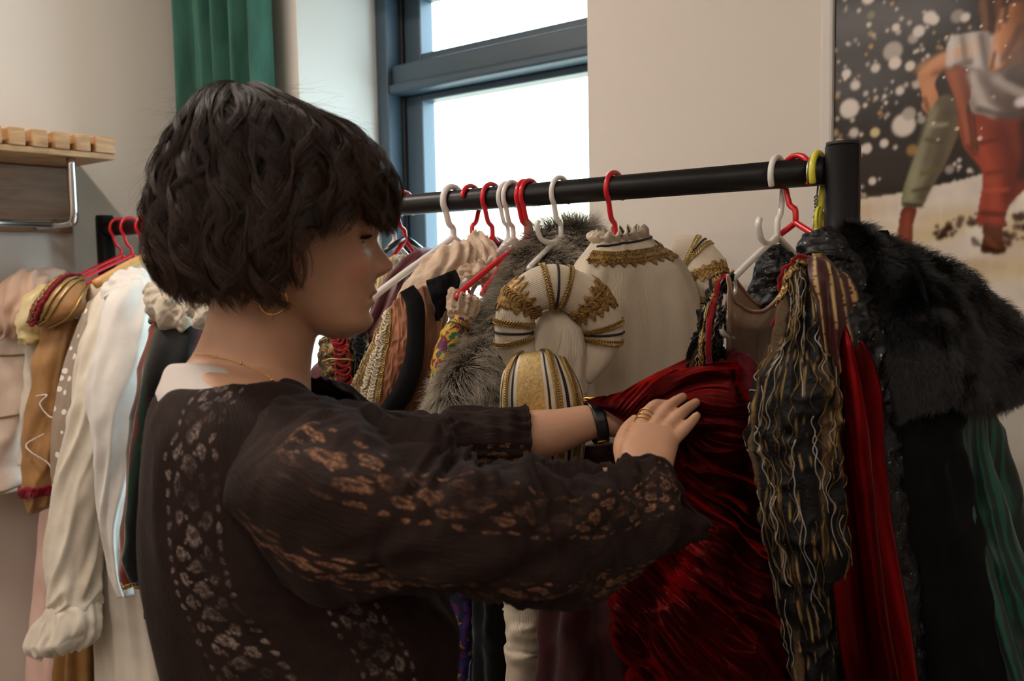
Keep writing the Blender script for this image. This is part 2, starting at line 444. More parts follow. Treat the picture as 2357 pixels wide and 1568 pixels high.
# slatted oak coat shelf with chrome hanging rail on the left wall
sh = empty('coat_shelf', (XL, .8, 1.65), 'slatted oak wall shelf with a chrome hanging tube, on the wall beside the curtain', 'shelf')
M_oak = wood('oak', S3(150, 108, 68), S3(196, 156, 110), (30, 5, 30)); M_oakd = wood('dark_oak', S3(112, 78, 50), S3(146, 106, 70), (5, 3, 30))
M_chrome = plain('brushed_chrome', S3(210, 208, 205), .22, 1.0)
bev(meshobj('back_board', *box((XL, .55, 1.632), (XL + .022, 1.154, 1.80)), M_oakd, sh, smooth=False), .003)
bev(meshobj('shelf_board', *box((XL, .55, 1.802), (XL + .245, 1.158, 1.816)), M_oak, sh, smooth=False), .002)
y = 1.158
k = 0
while y > .56:
    bev(meshobj('slat', *box((XL + .0, y - (.05 if k == 0 else .036), 1.8165), (XL + .25, y, 1.856)), M_oak, sh, smooth=False), .003)
    y -= (.062 if k == 0 else .050); k += 1
yb = 1.085
for yb in (1.06, .62):
    tube('bracket', [(XL + .22, yb, 1.80), (XL + .22, yb, 1.72), (XL + .217, yb, 1.66), (XL + .195, yb, 1.648), (XL + .1, yb, 1.648), (XL + .02, yb, 1.648)], .010, M_chrome, sh, 10, n=30)
tube('hanging_tube', [(XL + .12, 1.06, 1.648), (XL + .12, .62, 1.648)], .009, M_chrome, sh, 10)
v, f = tubemesh(np.array([(XL + .022, 1.105, 1.655), (XL + .030, 1.105, 1.655)]), .011, 14); meshobj('screw_cap', v, f, M_chrome, sh)

# framed poster on the window wall: dancers under falling snow
PZ0, PZ1, PX0 = 1.35, 2.5, float(ony(1916, 300, YB - .02)[0])
PX1 = PX0 + .5
ps = empty('poster', ((PX0 + PX1) / 2, YB, PZ0), 'large framed photo poster of barefoot dancers in falling snow beside the rack post', 'poster')
YP = YB - .012
nx, nz = 320, 560
gx = np.linspace(PX0, PX1, nx); gz = np.linspace(PZ0, PZ1, nz)
GX, GZ = np.meshgrid(gx, gz)
img = np.empty((nz, nx, 3)); img[:] = S3(44, 36, 33)
PX_ = proj(np.stack([GX, np.full_like(GX, YP), GZ], -1))     # only to lay the printed shapes out on the sheet
IX, IY = PX_[..., 0], PX_[..., 1]
nz1 = fbm(P3(GX * 9, GZ * 9), 3)
img *= (1 + .25 * nz1)[..., None]
rg = np.random.default_rng(5)
def blob(cx, cz, r, c, a=1.0, soft=.3, sq=1.0):
    m = (np.abs(GX - cx) < r * 2) & (np.abs(GZ - cz) < r * 2)
    if not m.any(): return
    d = np.hypot((GX[m] - cx) * sq, GZ[m] - cz) / r
    w = (a * (1 - sstep(1 - soft, 1 + soft, d)))[:, None]
    img[m] = img[m] * (1 - w) + np.array(c) * w
for i in range(1100):
    s = rg.uniform(0, 1); r = .0015 + .0022 * rg.uniform() + (.008 * rg.uniform() if s > .86 else 0) 
    c = S3(*( (225, 215, 205) if rg.uniform() < .85 else (190, 150, 80)))
    blob(rg.uniform(PX0, PX1), rg.uniform(PZ0 + .2, PZ1), r, c, rg.uniform(.35, 1.0), .35)
def ipt(x, y): p = ony(x, y, YP); return p[0], p[2]
for x, y, r, c in ((1955, 250, 21, 0), (2055, 118, 20, 1), (2060, 145, 13, 0), (2080, 288, 24, 0), (2092, 262, 14, 1), (2095, 152, 10, 0), (2115, 72, 12, 0), (2140, 40, 13, 0), (2150, 46, 10, 0), (1977, 345, 10, 0), (1995, 342, 11, 0), (2062, 63, 8, 0), (2222, 40, 9, 0), (1948, 170, 10, 0), (2014, 305, 10, 2), (2005, 35, 8, 3), (2035, 330, 9, 0), (1930, 335, 14, 0), (2008, 417, 8, 0), (1956, 400, 8, 0)):
    cx, cz = ipt(x, y); blob(cx, cz, r * .00073, S3(*[(228, 218, 208), (180, 170, 160), (215, 200, 150), (120, 115, 60)][c]), .95, .2)
def poly(pts, c, n=0.12, seed=0, soft=True, grad=None):
    q = np.array(spl(pts, len(pts) * 6, True) if soft else pts)
    x, y = IX, IY; ins = np.zeros(x.shape, bool); j = len(q) - 1
    bb = (x > q[:, 0].min()) & (x < q[:, 0].max()) & (y > q[:, 1].min()) & (y < q[:, 1].max())
    xs_, ys_ = x[bb], y[bb]; ii = np.zeros(xs_.shape, bool)
    for i in range(len(q)):
        (xi, yi), (xj, yj) = q[i], q[j]
        if yi != yj: ii ^= ((yi > ys_) != (yj > ys_)) & (xs_ < (xj - xi) * (ys_ - yi) / (yj - yi) + xi)
        j = i
    ins[bb] = ii
    cc = np.array(S3(*c)) * (1 + n * fbm(P3(GX[ins] * 28, GZ[ins] * 28, seed), seed))[:, None]
    if grad is not None:                                   # printed tone of the photograph on the poster
        w = sstep(grad[0], grad[1], xs_[ii] if grad[3] == 'x' else ys_[ii])[:, None]; cc = cc * (1 - w) + np.array(S3(*grad[2])) * w * (1 + n * fbm(P3(GX[ins] * 20, GZ[ins] * 20, seed), seed))[:, None]
    img[ins] = cc
poly([(1900, 475), (1960, 462), (2060, 447), (2200, 418), (2275, 397), (2420, 350), (2800, 300), (2800, 1400), (1900, 1400)], (232, 222, 210), .10, 3, False)
for k in range(60):
    cx, cz = ipt(rg.uniform(1940, 2420), rg.uniform(480, 640)); blob(cx, cz, rg.uniform(.004, .018), S3(*((206, 178, 140) if k % 3 else (226, 206, 150))), .3, .7, .35)
for x, y, w in ((2180, 525, 30), (2165, 540, 18), (2350, 500, 34), (2245, 505, 18), (2330, 548, 50), (2290, 565, 22), (2380, 520, 40)):
    cx, cz = ipt(x, y)
    for q in range(14): blob(cx + rg.normal(0, w * .0004), cz + rg.normal(0, .004), rg.uniform(.002, .006), S3(70, 40, 26), .8, .4)
# far dancer: arm, khaki trousers
poly([(2130, 155), (2165, 125), (2250, 98), (2290, 40), (2330, 70), (2290, 130), (2220, 150), (2175, 158), (2152, 190), (2160, 225), (2155, 245), (2140, 265), (2122, 245), (2124, 222), (2112, 175)], (205, 140, 98), .1, 1, grad=(2100, 2330, (150, 92, 62), 'x'))
poly([(2162, 225), (2180, 200), (2215, 180), (2300, 200), (2330, 240), (2240, 300)], (52, 40, 34), .1, 2)
poly([(2165, 222), (2195, 228), (2205, 300), (2180, 370), (2140, 440), (2122, 475), (2078, 478), (2078, 440), (2098, 380), (2130, 300), (2140, 260)], (128, 124, 98), .3, 7, grad=(2080, 2200, (96, 84, 66), 'x'))
poly([(2078, 480), (2110, 482), (2102, 520), (2098, 600), (2062, 600), (2068, 520)], (122, 58, 42), .2, 4)
poly([(2300, -50), (2310, -130), (2360, -175), (2420, -150), (2430, -80), (2400, -30)], (84, 54, 36), .4, 15)
poly([(2385, -60), (2400, -120), (2432, -110), (2440, -70), (2420, -40)], (176, 116, 80), .12, 16)
# near dancer: torso, shirt, red trousers, bare feet
poly([(2255, 0), (2300, -40), (2420, -60), (2500, 200), (2420, 330), (2290, 300), (2240, 200), (2262, 90)], (120, 82, 58), .2, 5, grad=(2260, 2420, (92, 62, 46), 'x'))
poly([(2255, 0), (2320, -30), (2330, 60), (2290, 82), (2262, 50)], (86, 54, 34), .5, 6)
poly([(2182, 100), (2215, 80), (2255, 72), (2290, 80), (2310, 110), (2285, 160), (2215, 158), (2180, 155)], (200, 190, 184), .22, 8, grad=(2190, 2310, (150, 138, 132), 'x'))
poly([(2228, 155), (2290, 165), (2400, 140), (2500, 200), (2500, 260), (2380, 272), (2290, 268), (2240, 262), (2226, 200)], (176, 162, 156), .35, 9, grad=(2230, 2340, (84, 66, 58), 'x'))
poly([(2205, 268), (2245, 262), (2330, 275), (2430, 250), (2500, 300), (2470, 380), (2400, 400), (2368, 430), (2330, 465), (2315, 500), (2320, 520), (2300, 522), (2250, 515), (2252, 480), (2262, 400), (2235, 360), (2215, 330)], (158, 64, 44), .22, 10, grad=(2215, 2400, (118, 44, 32), 'x'))
poly([(2176, 158), (2230, 160), (2235, 220), (2225, 250), (2240, 300), (2255, 345), (2248, 360), (2228, 345), (2210, 300), (2200, 235)], (150, 78, 54), .15, 12, grad=(2180, 2250, (108, 54, 38), 'x'))
poly([(2300, 30), (2340, 5), (2420, 10), (2440, 60), (2345, 110), (2310, 150), (2282, 165), (2276, 150), (2288, 110)], (196, 128, 84), .14, 13, grad=(2290, 2370, (116, 74, 50), 'x'))
poly([(2266, 515), (2306, 520), (2308, 555), (2318, 575), (2300, 585), (2258, 580), (2262, 550)], (92, 50, 32), .25, 14)
def stroke(pts, w, c, a=.5, soft=.9):
    q = spl(pts, max(8, int(np.linalg.norm(np.diff(np.array(pts, float), axis=0), axis=1).sum() / (w * .6))))
    for x, y in q:
        cx, cz = ipt(x, y); blob(cx, cz, w * .00073, S3(*c), a, soft)
# printed folds, muscles and hair of the dancers
for pts, w, c, a in (
    ([(2118, 160), (2180, 130), (2250, 105)], 11, (226, 164, 118), .25), ([(2140, 190), (2138, 240)], 8, (214, 150, 108), .3), ([(2148, 170), (2200, 152), (2240, 140)], 6, (110, 66, 42), .3), ([(2128, 225), (2140, 262)], 4, (104, 60, 40), .4),
    ([(2192, 90), (2186, 150)], 7, (228, 220, 214), .3), ([(2215, 84), (2224, 154)], 5, (120, 108, 104), .35), ([(2236, 80), (2250, 150)], 6, (226, 216, 210), .3), ([(2258, 78), (2272, 158)], 5, (106, 94, 92), .4), ([(2284, 84), (2296, 150)], 6, (214, 204, 198), .3),
    ([(2236, 170), (2262, 240), (2290, 262)], 8, (216, 206, 200), .35), ([(2262, 176), (2300, 230), (2350, 250)], 9, (96, 80, 74), .35), ([(2290, 180), (2350, 214), (2420, 222)], 8, (196, 184, 178), .3), ([(2320, 176), (2420, 190)], 8, (74, 60, 54), .4), ([(2250, 250), (2330, 268), (2420, 256)], 6, (88, 72, 66), .45), ([(2345, 236), (2365, 232)], 7, (240, 226, 232), .7),
    ([(2150, 250), (2110, 380), (2092, 460)], 9, (160, 156, 128), .25), ([(2186, 250), (2160, 370), (2120, 460)], 9, (82, 72, 56), .3), ([(2130, 320), (2170, 330)], 4, (80, 70, 52), .4), ([(2120, 400), (2160, 390)], 5, (96, 92, 50), .35), ([(2140, 290), (2180, 286)], 4, (168, 164, 140), .3), ([(2100, 440), (2140, 432)], 4, (74, 66, 50), .4), ([(2080, 470), (2122, 474)], 4, (60, 56, 42), .6),
    ([(2230, 285), (2268, 360), (2290, 440), (2290, 510)], 12, (184, 78, 54), .25), ([(2300, 290), (2330, 380), (2320, 460)], 12, (98, 34, 26), .3), ([(2255, 330), (2300, 320)], 5, (104, 38, 28), .4), ([(2268, 400), (2330, 392)], 5, (112, 42, 30), .35), ([(2262, 440), (2320, 436)], 4, (190, 84, 58), .25), ([(2256, 490), (2312, 494)], 5, (96, 34, 24), .45), ([(2355, 280), (2362, 350), (2352, 410)], 9, (60, 28, 24), .5),
    ([(2190, 165), (2212, 240), (2240, 330)], 7, (176, 98, 68), .3), ([(2228, 250), (2240, 340)], 3, (84, 40, 28), .5), ([(2240, 262), (2250, 345)], 3, (84, 40, 28), .5), ([(2216, 262), (2226, 330)], 3, (176, 98, 70), .4),
    ([(2318, 20), (2296, 80), (2284, 150)], 7, (220, 152, 104), .3), ([(2350, 60), (2310, 140)], 7, (90, 54, 36), .4), ([(2290, 120), (2282, 160)], 3, (96, 54, 36), .5),
    ([(2262, 0), (2270, 60)], 4, (126, 86, 56), .4), ([(2280, -5), (2284, 76)], 5, (58, 34, 22), .5), ([(2300, -5), (2300, 70)], 4, (118, 80, 52), .35), ([(2318, 0), (2314, 50)], 5, (54, 32, 22), .5),
    ([(2270, 545), (2300, 580)], 5, (130, 76, 48), .35), ([(2262, 570), (2310, 580)], 4, (54, 28, 18), .5), ([(2090, 490), (2082, 590)], 6, (150, 76, 54), .3)):
    stroke(pts, w, c, a)
for k in range(2):                                      # soft print, no hard cell edges
    q = np.pad(img, ((1, 1), (1, 1), (0, 0)), 'edge'); img = (q[:-2, 1:-1] + q[2:, 1:-1] + q[1:-1, :-2] + q[1:-1, 2:] + 2 * q[1:-1, 1:-1]) / 6
for i in range(240):
    blob(rg.uniform(PX0 + .15, PX1), rg.uniform(PZ0 + .35, PZ1), .0014 + .0022 * rg.uniform(), S3(232, 214, 196), rg.uniform(.3, .9), .4)
tp = NT('poster_print'); tp.ps(Base_Color=tp.node('ShaderNodeAttribute', attribute_name='col').outputs['Color'], Roughness=.16, Specular_IOR_Level=.35)
Vp = np.stack([GX, np.full_like(GX, YP), GZ], -1).reshape(-1, 3)
nb = len(Vp)
meshobj('print', Vp, gridfaces(nz, nx), tp.m, ps, False, col=img.reshape(-1, 3))
meshobj('backing', *box((PX0 + .001, YP + .0005, PZ0), (PX1, YB - .0005, PZ1)), M_trim, ps, smooth=False)
M_frame = plain('white_poster_frame', S3(214, 208, 202), .4)
for lo, hi in (((PX0 - .022, YB - .022, PZ0 - .022), (PX0, YB - .0005, PZ1 + .022)), ((PX1, YB - .022, PZ0 - .022), (PX1 + .022, YB - .0005, PZ1 + .022)),
               ((PX0, YB - .022, PZ0 - .022), (PX1, YB - .0005, PZ0)), ((PX0, YB - .022, PZ1), (PX1, YB - .0005, PZ1 + .022))):
    bev(meshobj('frame_bar', *box(lo, hi), M_frame, ps, smooth=False), .005)
# ================================================================ garment rack and hangers
M_black = plain('black_powder_coat', S3(20, 20, 21), .38, 0, .45)
M_cap = plain('black_plastic', S3(26, 26, 27), .5)
RX0, RX1, RY, RZ, RR = -2.262, -.402, 1.2, 1.64, .019
rack = empty('garment_rack', ((RX0 + RX1) / 2, RY, 0), 'black tubular steel garment rack filled with costumes along the window wall', 'rack')
tube('rail', [(RX0, RY, RZ), (RX1, RY, RZ)], RR, M_black, rack, 20)
for x in (RX0 - .012, RX1 + .022):
    tube('post', [(x, RY, .10), (x, RY, RZ + .03)], .0225, M_black, rack, 20)
    tube('post_cap', [(x, RY, RZ + .0305), (x, RY, RZ + .0355)], .0215, M_cap, rack, 16)
    tube('foot_bar', [(x, RY - .3, .085), (x, RY + .3, .085)], .018, M_black, rack, 12)
    for s in (-1, 1):
        tube('caster', [(x - .012, RY + s * .27, .034), (x + .012, RY + s * .27, .034)], .033, M_cap, rack, 16)

def plastic(name, c): return plain(name, c, .28, 0, .5, .3)
M_red, M_white, M_yel = plastic('red_plastic', S3(205, 22, 36)), plastic('white_plastic', S3(226, 222, 218)), plastic('yellow_plastic', S3(222, 214, 66))
M_blk2 = plastic('black_tape', S3(20, 20, 22)); M_wire = plain('steel_wire', S3(190, 190, 188), .25, 1.0)
HG = {}
def hanger(px, m, label, stem=-.068, rev=False, span=.2, drop=.088, r=.0042, yaw=0.0, hookr=.0255, bar=True, tip=-35, sx=0.0, extra=None, lean=0.0, mat_arm=None, barz=None, name='clothes_hanger', group='plastic clothes hangers on the rail', notch=True):
    X = railx(px); s = -1 if rev else 1
    e = empty(name, (X, RY, RZ), label, 'hanger', group)
    def w(p):                                             # p = (near, up) in the hanger's own plane
        a, h = p; a2 = a * s
        return (X - math.sin(yaw) * a2 + lean * max(0, -h) , RY - math.cos(yaw) * a2, RZ + h)
    zc = RR + r - hookr + .0005
    ang = np.radians(np.linspace(180 - tip, -42, 22))
    hk = [(hookr * math.cos(a), zc + hookr * math.sin(a)) for a in ang]
    hk += [(hookr * .45, stem * .62), (.002, stem * .72), (0, stem * .84), (0, stem)]
    tube('hook', spl([w(p) for p in hk], 60), r, m, e, 10)
    def w2(p): return (X - math.sin(yaw) * p[0] + lean * max(0, -p[1]), RY - math.cos(yaw) * p[0], RZ + p[1])
    A = [(0, stem), (span * .12, stem - drop * .13), (span * .5, stem - drop * .5), (span * .93, stem - drop * .95), (span, stem - drop * 1.08)]
    for q in (1, -1):
        tube('arm', spl([w2((a * q, h)) for a, h in A], 24), r * 1.05, mat_arm or m, e, 10)
    if bar and not barz: tube('crossbar', spl([w2((span, stem - drop * 1.08)), (w2((span * .93, stem - drop * 1.22))), w2((0, stem - drop * 1.25)), w2((-span * .93, stem - drop * 1.22)), w2((-span, stem - drop * 1.08))], 40), r * .9, m, e, 8)
    if barz: tube('crossbar', spl([w2((span, stem - drop * 1.08)), w2((span * 1.08, (stem - drop + barz) / 2)), w2((span * .98, barz + .004)), w2((0, barz)), w2((-span * .98, barz + .004)), w2((-span * 1.08, (stem - drop + barz) / 2)), w2((-span, stem - drop * 1.08))], 60), r * .9, m, e, 8)
    if notch:
        c = np.array(w2((span * .86, stem - drop * .9)))
        tube('notch', [c, c + (0, .004, -.014), c + (0, -.004, -.02), c + (0, -.010, -.014)], r * .55, m, e, 8, n=14)
    if extra: extra(e, w2)
    HG[px] = X
    return e
def tipx(stem, m):
    def f(e, w2): tube('side_hook', spl([w2((.004, stem - .006)), w2((.03, stem - .011)), w2((.055, stem - .006)), w2((.066, stem + .012)), w2((.062, stem + .022))], 20), .0042, m, e, 8)
    return f
hanger(1790, M_white, 'white plastic hanger with side hook carrying the black and gold dress', stem=-.083, span=.165, drop=.062, extra=tipx(-.083, M_white), rev=True, barz=-.214)
hanger(1832, M_red, 'red plastic hanger beside the yellow one, nearest the rack post but two', stem=-.066, rev=True, span=.066, drop=.035, yaw=-1.15, bar=False, notch=False)
def disc(e, w2):
    c = np.array(w2((-.004, -.064)))
    a = np.linspace(0, 2 * pi, 25)[:-1]
    v, f = tubemesh(np.array([c - (.002, 0, 0), c + (.002, 0, 0)]), .0145, 24); v = v.copy(); v[:, 2] = c[2] + (v[:, 2] - c[2]) * 1.3
    bev(meshobj('disc', v, f, M_yel, e, smooth=False), .001)
    tube('knob', [w2((-.014, -.056)), w2((-.034, -.070))], .0055, M_yel, e, 10)
hanger(1884, M_yel, 'yellow plastic hanger with a round disc at the rack post', stem=-.075, rev=True, span=.10, yaw=0, bar=False, extra=disc, r=.0045, notch=False)
def wiretwist(e, w2):
    t = np.linspace(0, 1, 60)
    for q in (0, pi): tube('twisted_neck', [np.array(w2((-.012 + .0022 * math.cos(a * 30 + q), -.03 - .045 * a))) + (.0022 * math.sin(a * 30 + q), 0, 0) for a in t], .0011, M_wire, e, 6)
hanger(1872, M_wire, 'thin twisted steel wire hanger between red and yellow hangers', stem=-.085, rev=True, r=.0013, hookr=.024, span=.10, bar=False, extra=wiretwist, name='wire_hanger', group=None, notch=False)
hanger(1415, M_red, 'red plastic hanger holding the cream and gold doublet', stem=-.075, span=.17, drop=.12, bar=False, notch=False)
hanger(1290, M_white, 'white plastic hanger with open swan hook above the grey fur', stem=-.07, span=.09, drop=.05, bar=False, notch=False, extra=tipx(-.07, M_white))
hanger(1220, M_red, 'front red hanger of a close pair, its long arm bare to a small hook', stem=-.066, span=.19, drop=.092, bar=False)
hanger(1210, M_red, 'rear red hanger of a close pair, mostly hidden by its twin', stem=-.068, span=.12, bar=False, notch=False)
hanger(1180, M_white, 'white hanger with bare sloping arm behind the bare red arm', stem=-.07, span=.16, bar=False, notch=False)
hanger(1168, M_white, 'thin white hanger directly behind another white hanger', stem=-.068, span=.10, r=.0036, bar=False, notch=False)
hanger(1132, M_red, 'red hanger between the white pair and the turned red hook', stem=-.066, span=.12, bar=False, notch=False)
hanger(1085, M_red, 'red hanger with its open hook end turned toward the room', stem=-.062, rev=True, span=.10, tip=10, bar=False, notch=False)
hanger(1042, M_white, 'white hanger with a broad curved shoulder near the face', stem=-.064, span=.205, drop=.1, r=.0058, bar=False, notch=False)
def tape(e, w2):
    for q in (1, -1): tube('tape', [w2((q * .004, -.062)), w2((q * .022, -.070)), w2((q * .06, -.0905))], .0050, M_blk2, e, 8)
hanger(930, M_red, 'red hanger with black taped shoulders just past the face', stem=-.064, span=.09, bar=False, extra=tape, notch=False)
hanger(905, M_white, 'white hanger half hidden by the nose', stem=-.066, span=.11, bar=False, notch=False)
for px, lb in ((275, 'red hanger at the far post end of the rail'), (300, 'second red hanger from the far post'), (335, 'third red hanger from the far post, partly behind the hair'), (352, 'fourth red hanger from the far post, behind the hair')):
    hanger(px, M_red, lb, stem=-.07, span=.17, drop=.075, notch=False)
M_pine = wood('pale_wood', S3(190, 140, 84), S3(214, 168, 108), (20, 20, 20))
e = hanger(400, M_wire, 'pale wooden hanger holding the white blouse, behind the hair', stem=-.06, r=.002, span=.19, drop=.07, name='wooden_hanger', group=None, notch=False, bar=False)
for ch in list(e.children):
    if ch.name.startswith('arm'): bpy.data.objects.remove(ch)
X = railx(400)
tube('shoulder_bar', spl([(X, RY - .2, RZ - .14), (X, RY - .1, RZ - .09), (X, RY, RZ - .062), (X, RY + .1, RZ - .09), (X, RY + .2, RZ - .14)], 30), .011, M_pine, e, 10)
# ================================================================ the person
HD = .97
FD = nrm(math.cos(math.radians(16)) * RIGHT * (1, 1, 0) + math.sin(math.radians(16)) * nrm(VIEW * (1, 1, 0)))
LD = nrm(np.cross(FD, (0, 0, 1)))                       # her right, toward the viewer
HC = at(676, 560, HD)
def hp(f, l, z): return HC + np.asarray(f)[..., None] * FD + np.asarray(l)[..., None] * LD + np.asarray(z)[..., None] * np.array([0, 0, 1.0])
gauss = lambda x, s: np.exp(-(x / s) ** 2)
def sec(rows, d=None):
    """rows: (xl, yl, xr, yr, depth, thick)"""
    return [(at(a, b, e), at(c, dd, e), t) for a, b, c, dd, e, t in rows]
def closed_loft(secs, nu, nv, exp=2.0, disp=None):
    P = loftP(secs, nu, nv, exp, disp)
    f = gridfaces(nu, nv, True).tolist() + [list(range(nv))[::-1], [(nu - 1) * nv + j for j in range(nv)]]
    return P.reshape(-1, 3), f
def limb(pts, rad, ns=14, n=24):
    p = spl(pts, n); r = spl([[q] for q in rad], n)[:, 0]
    t0, t1 = nrm(p[0] - p[1]), nrm(p[-1] - p[-2])
    p = np.vstack([p[0] + t0 * r[0] * .75, p[0] + t0 * r[0] * .45, p, p[-1] + t1 * r[-1] * .5, p[-1] + t1 * r[-1] * .85]); r = np.concatenate([[r[0] * .45, r[0] * .85], r, [r[-1] * .85, r[-1] * .45]])
    return tubemesh(p, r, ns)
# head: rows (z, front, back, half width)
HR = np.array([(.126, .012, -.04, .016), (.120, .040, -.065, .036), (.108, .066, -.083, .054), (.088, .085, -.097, .068), (.062, .093, -.104, .074), (.04, .0945, -.106, .075),
      (.02, .0945, -.105, .0745), (.010, .0925, -.104, .073), (0, .0885, -.10, .071), (-.02, .0862, -.094, .070), (-.04, .0862, -.084, .067), (-.06, .0835, -.062, .061), (-.075, .0800, -.035, .054),
      (-.088, .0795, -.005, .046), (-.098, .0735, .018, .036), (-.105, .058, .034, .020)])
def headmesh():
    nu, nv = 190, 200
    R_ = spl(HR, nu)
    th = np.arange(nv) / nv * 2 * pi - pi
    c, s = np.cos(th), np.sin(th); n = 2.15
    c = np.sign(c) * np.abs(c) ** (2 / n); s = np.sign(s) * np.abs(s) ** (2 / n)
    z, ff, fb, w = [R_[:, i:i + 1] for i in range(4)]
    bl = sstep(-.035, -.075, z); fc = -.012 * (1 - bl) + bl * (ff + fb) / 2
    f = fc + np.where(c > 0, (ff - fc) * c, (fc - fb) * c)
    l = w * s; z = np.broadcast_to(z, f.shape).copy()
    fm = sstep(0, .5, np.broadcast_to(c, f.shape)); al = np.abs(l)
    nh = np.interp(-z, [-.014, -.004, .005, .014, .024, .030, .036, .040, .046], [0, .0012, .007, .0145, .0230, .0215, .0125, .0028, 0])
    ns = np.interp(-z, [-.01, .005, .024, .034, .045], [.007, .0068, .0092, .0115, .010])
    d = nh * gauss(l, ns)
    d += .0062 * gauss(al - .0135, .0055) * gauss(z + .031, .0065)
    d -= .0098 * gauss(al - .031, .0155) * gauss(z - .001, .0115)
    d += .0035 * gauss(al - .030, .021) * gauss(z - .0175, .0065)
    d += .0045 * gauss(al - .046, .020) * gauss(z + .028, .016)
    d += .0052 * gauss(l, .0135) * gauss(z + .0552, .0044) + .0050 * gauss(l, .0125) * gauss(z + .0672, .0050)
    d -= .0062 * gauss(l, .0185) * gauss(z + .0610, .0020)
    d -= .0020 * gauss(al - .024, .005) * gauss(z + .061, .006)
    d += .0045 * gauss(l, .015) * gauss(z + .0885, .0085) - .0022 * gauss(l, .018) * gauss(z + .0765, .0045)
    f = f + d * fm
    P = hp(f, l, z).reshape(-1, 3)
    return P, gridfaces(nu, nv, True).tolist() + [list(range(nv))[::-1], [(nu - 1) * nv + j for j in range(nv)]]
def sphere(c, r, nu=20, nv=28, sc=(1, 1, 1)):
    ph = np.linspace(.02, pi - .02, nu)[:, None]; th = np.arange(nv) / nv * 2 * pi
    P = np.stack([np.sin(ph) * np.cos(th), np.sin(ph) * np.sin(th), np.cos(ph) * np.ones_like(th)], -1) * np.array(sc) * r + np.asarray(c)
    return P.reshape(-1, 3), gridfaces(nu, nv, True).tolist() + [list(range(nv))[::-1], [(nu - 1) * nv + j for j in range(nv)]]
def lid(side, e0, e1, r=.0134):
    """closed shell over the eyeball from elevation e0 to e1"""
    a = np.linspace(-1.25, 1.25, 22); e = np.linspace(e0, e1, 8); out = []
    for rr in (r, r - .0035):
        A, E = np.meshgrid(a, e)
        out.append(hp(.061 + rr * np.cos(E) * np.cos(A), side * .0305 + rr * np.cos(E) * np.sin(A), rr * np.sin(E) * np.ones_like(A)).reshape(-1, 3))
    nu, nv = 8, 22; g = gridfaces(nu, nv); n = nu * nv
    f = g.tolist() + (g[:, ::-1] + n).tolist()
    rim = list(range(nv)) + [i * nv + nv - 1 for i in range(1, nu)] + [(nu - 1) * nv + j for j in range(nv - 2, -1, -1)] + [i * nv for i in range(nu - 2, 0, -1)]
    f += [[rim[i], rim[i] + n, rim[(i + 1) % len(rim)] + n, rim[(i + 1) % len(rim)]] for i in range(len(rim))]
    return np.vstack(out), f

body = [headmesh()]
for s in (-1, 1):
    body += [lid(s, .20, 1.35), lid(s, -1.35, -.16)]
    ear = hp(np.array(-.012), np.array(s * .074), np.array(-.018)); body.append(sphere(ear, .020, 14, 18, (.8, .5, 1.5)))
body.append(closed_loft(sec([(520, 610, 740, 640, HD, .052), (500, 665, 738, 705, HD, .053), (486, 720, 728, 762, HD, .053), (470, 775, 716, 812, HD, .054), (440, 835, 712, 868, .97, .060), (402, 885, 722, 920, .965, .080), (392, 960, 790, 985, .955, .110),
    (392, 1080, 840, 1080, .95, .118), (395, 1230, 880, 1230, .95, .112), (415, 1400, 940, 1400, .95, .105), (455, 1568, 985, 1568, .95, .105), (480, 1700, 990, 1700, .95, .105)]), 90, 60, 2.2))
sh_n, el_n, wr_n = at(690, 1050, .91), at(1060, 1250, .83), at(1492, 1098, .974)
body.append(limb([at(640, 1040, .94), sh_n, (sh_n + el_n) / 2, el_n, (el_n + wr_n) / 2 + (0, 0, -.004), wr_n], [.05, .05, .044, .038, .033, .0215], 18, 40))
sh_f, el_f = at(775, 1015, 1.06), at(1010, 1022, 1.125)
body.append(limb([at(680, 990, 1.0), sh_f, el_f, at(1110, 1008, 1.145)], [.036, .038, .034, .033], 18, 30))
body.append(closed_loft([(at(a, b, d), at(c, e, d), t) for a, b, c, e, d, t in ((1090, 955, 1090, 1062, 1.145, .034), (1207, 945, 1203, 1062, 1.15, .034), (1285, 941, 1285, 1046, 1.155, .030), (1350, 932, 1360, 1014, 1.16, .022), (1395, 930, 1402, 1006, 1.165, .020), (1425, 934, 1436, 1010, 1.17, .018), (1480, 935, 1490, 1008, 1.18, .016))], 40, 24))
for pts in ([(1478, 945, 1.18), (1515, 935, 1.19), (1545, 950, 1.185), (1540, 975, 1.175)], [(1484, 962, 1.18), (1525, 955, 1.19), (1552, 968, 1.185), (1545, 990, 1.172)],
            [(1486, 980, 1.18), (1525, 976, 1.19), (1550, 988, 1.182), (1540, 1006, 1.172)], [(1484, 998, 1.18), (1515, 996, 1.186), (1535, 1006, 1.18), (1526, 1018, 1.172)], [(1430, 945, 1.165), (1465, 925, 1.165), (1500, 920, 1.17)]):
    body.append(limb([at(*q) for q in pts], [.0092, .0088, .008, .0068], 12, 16))
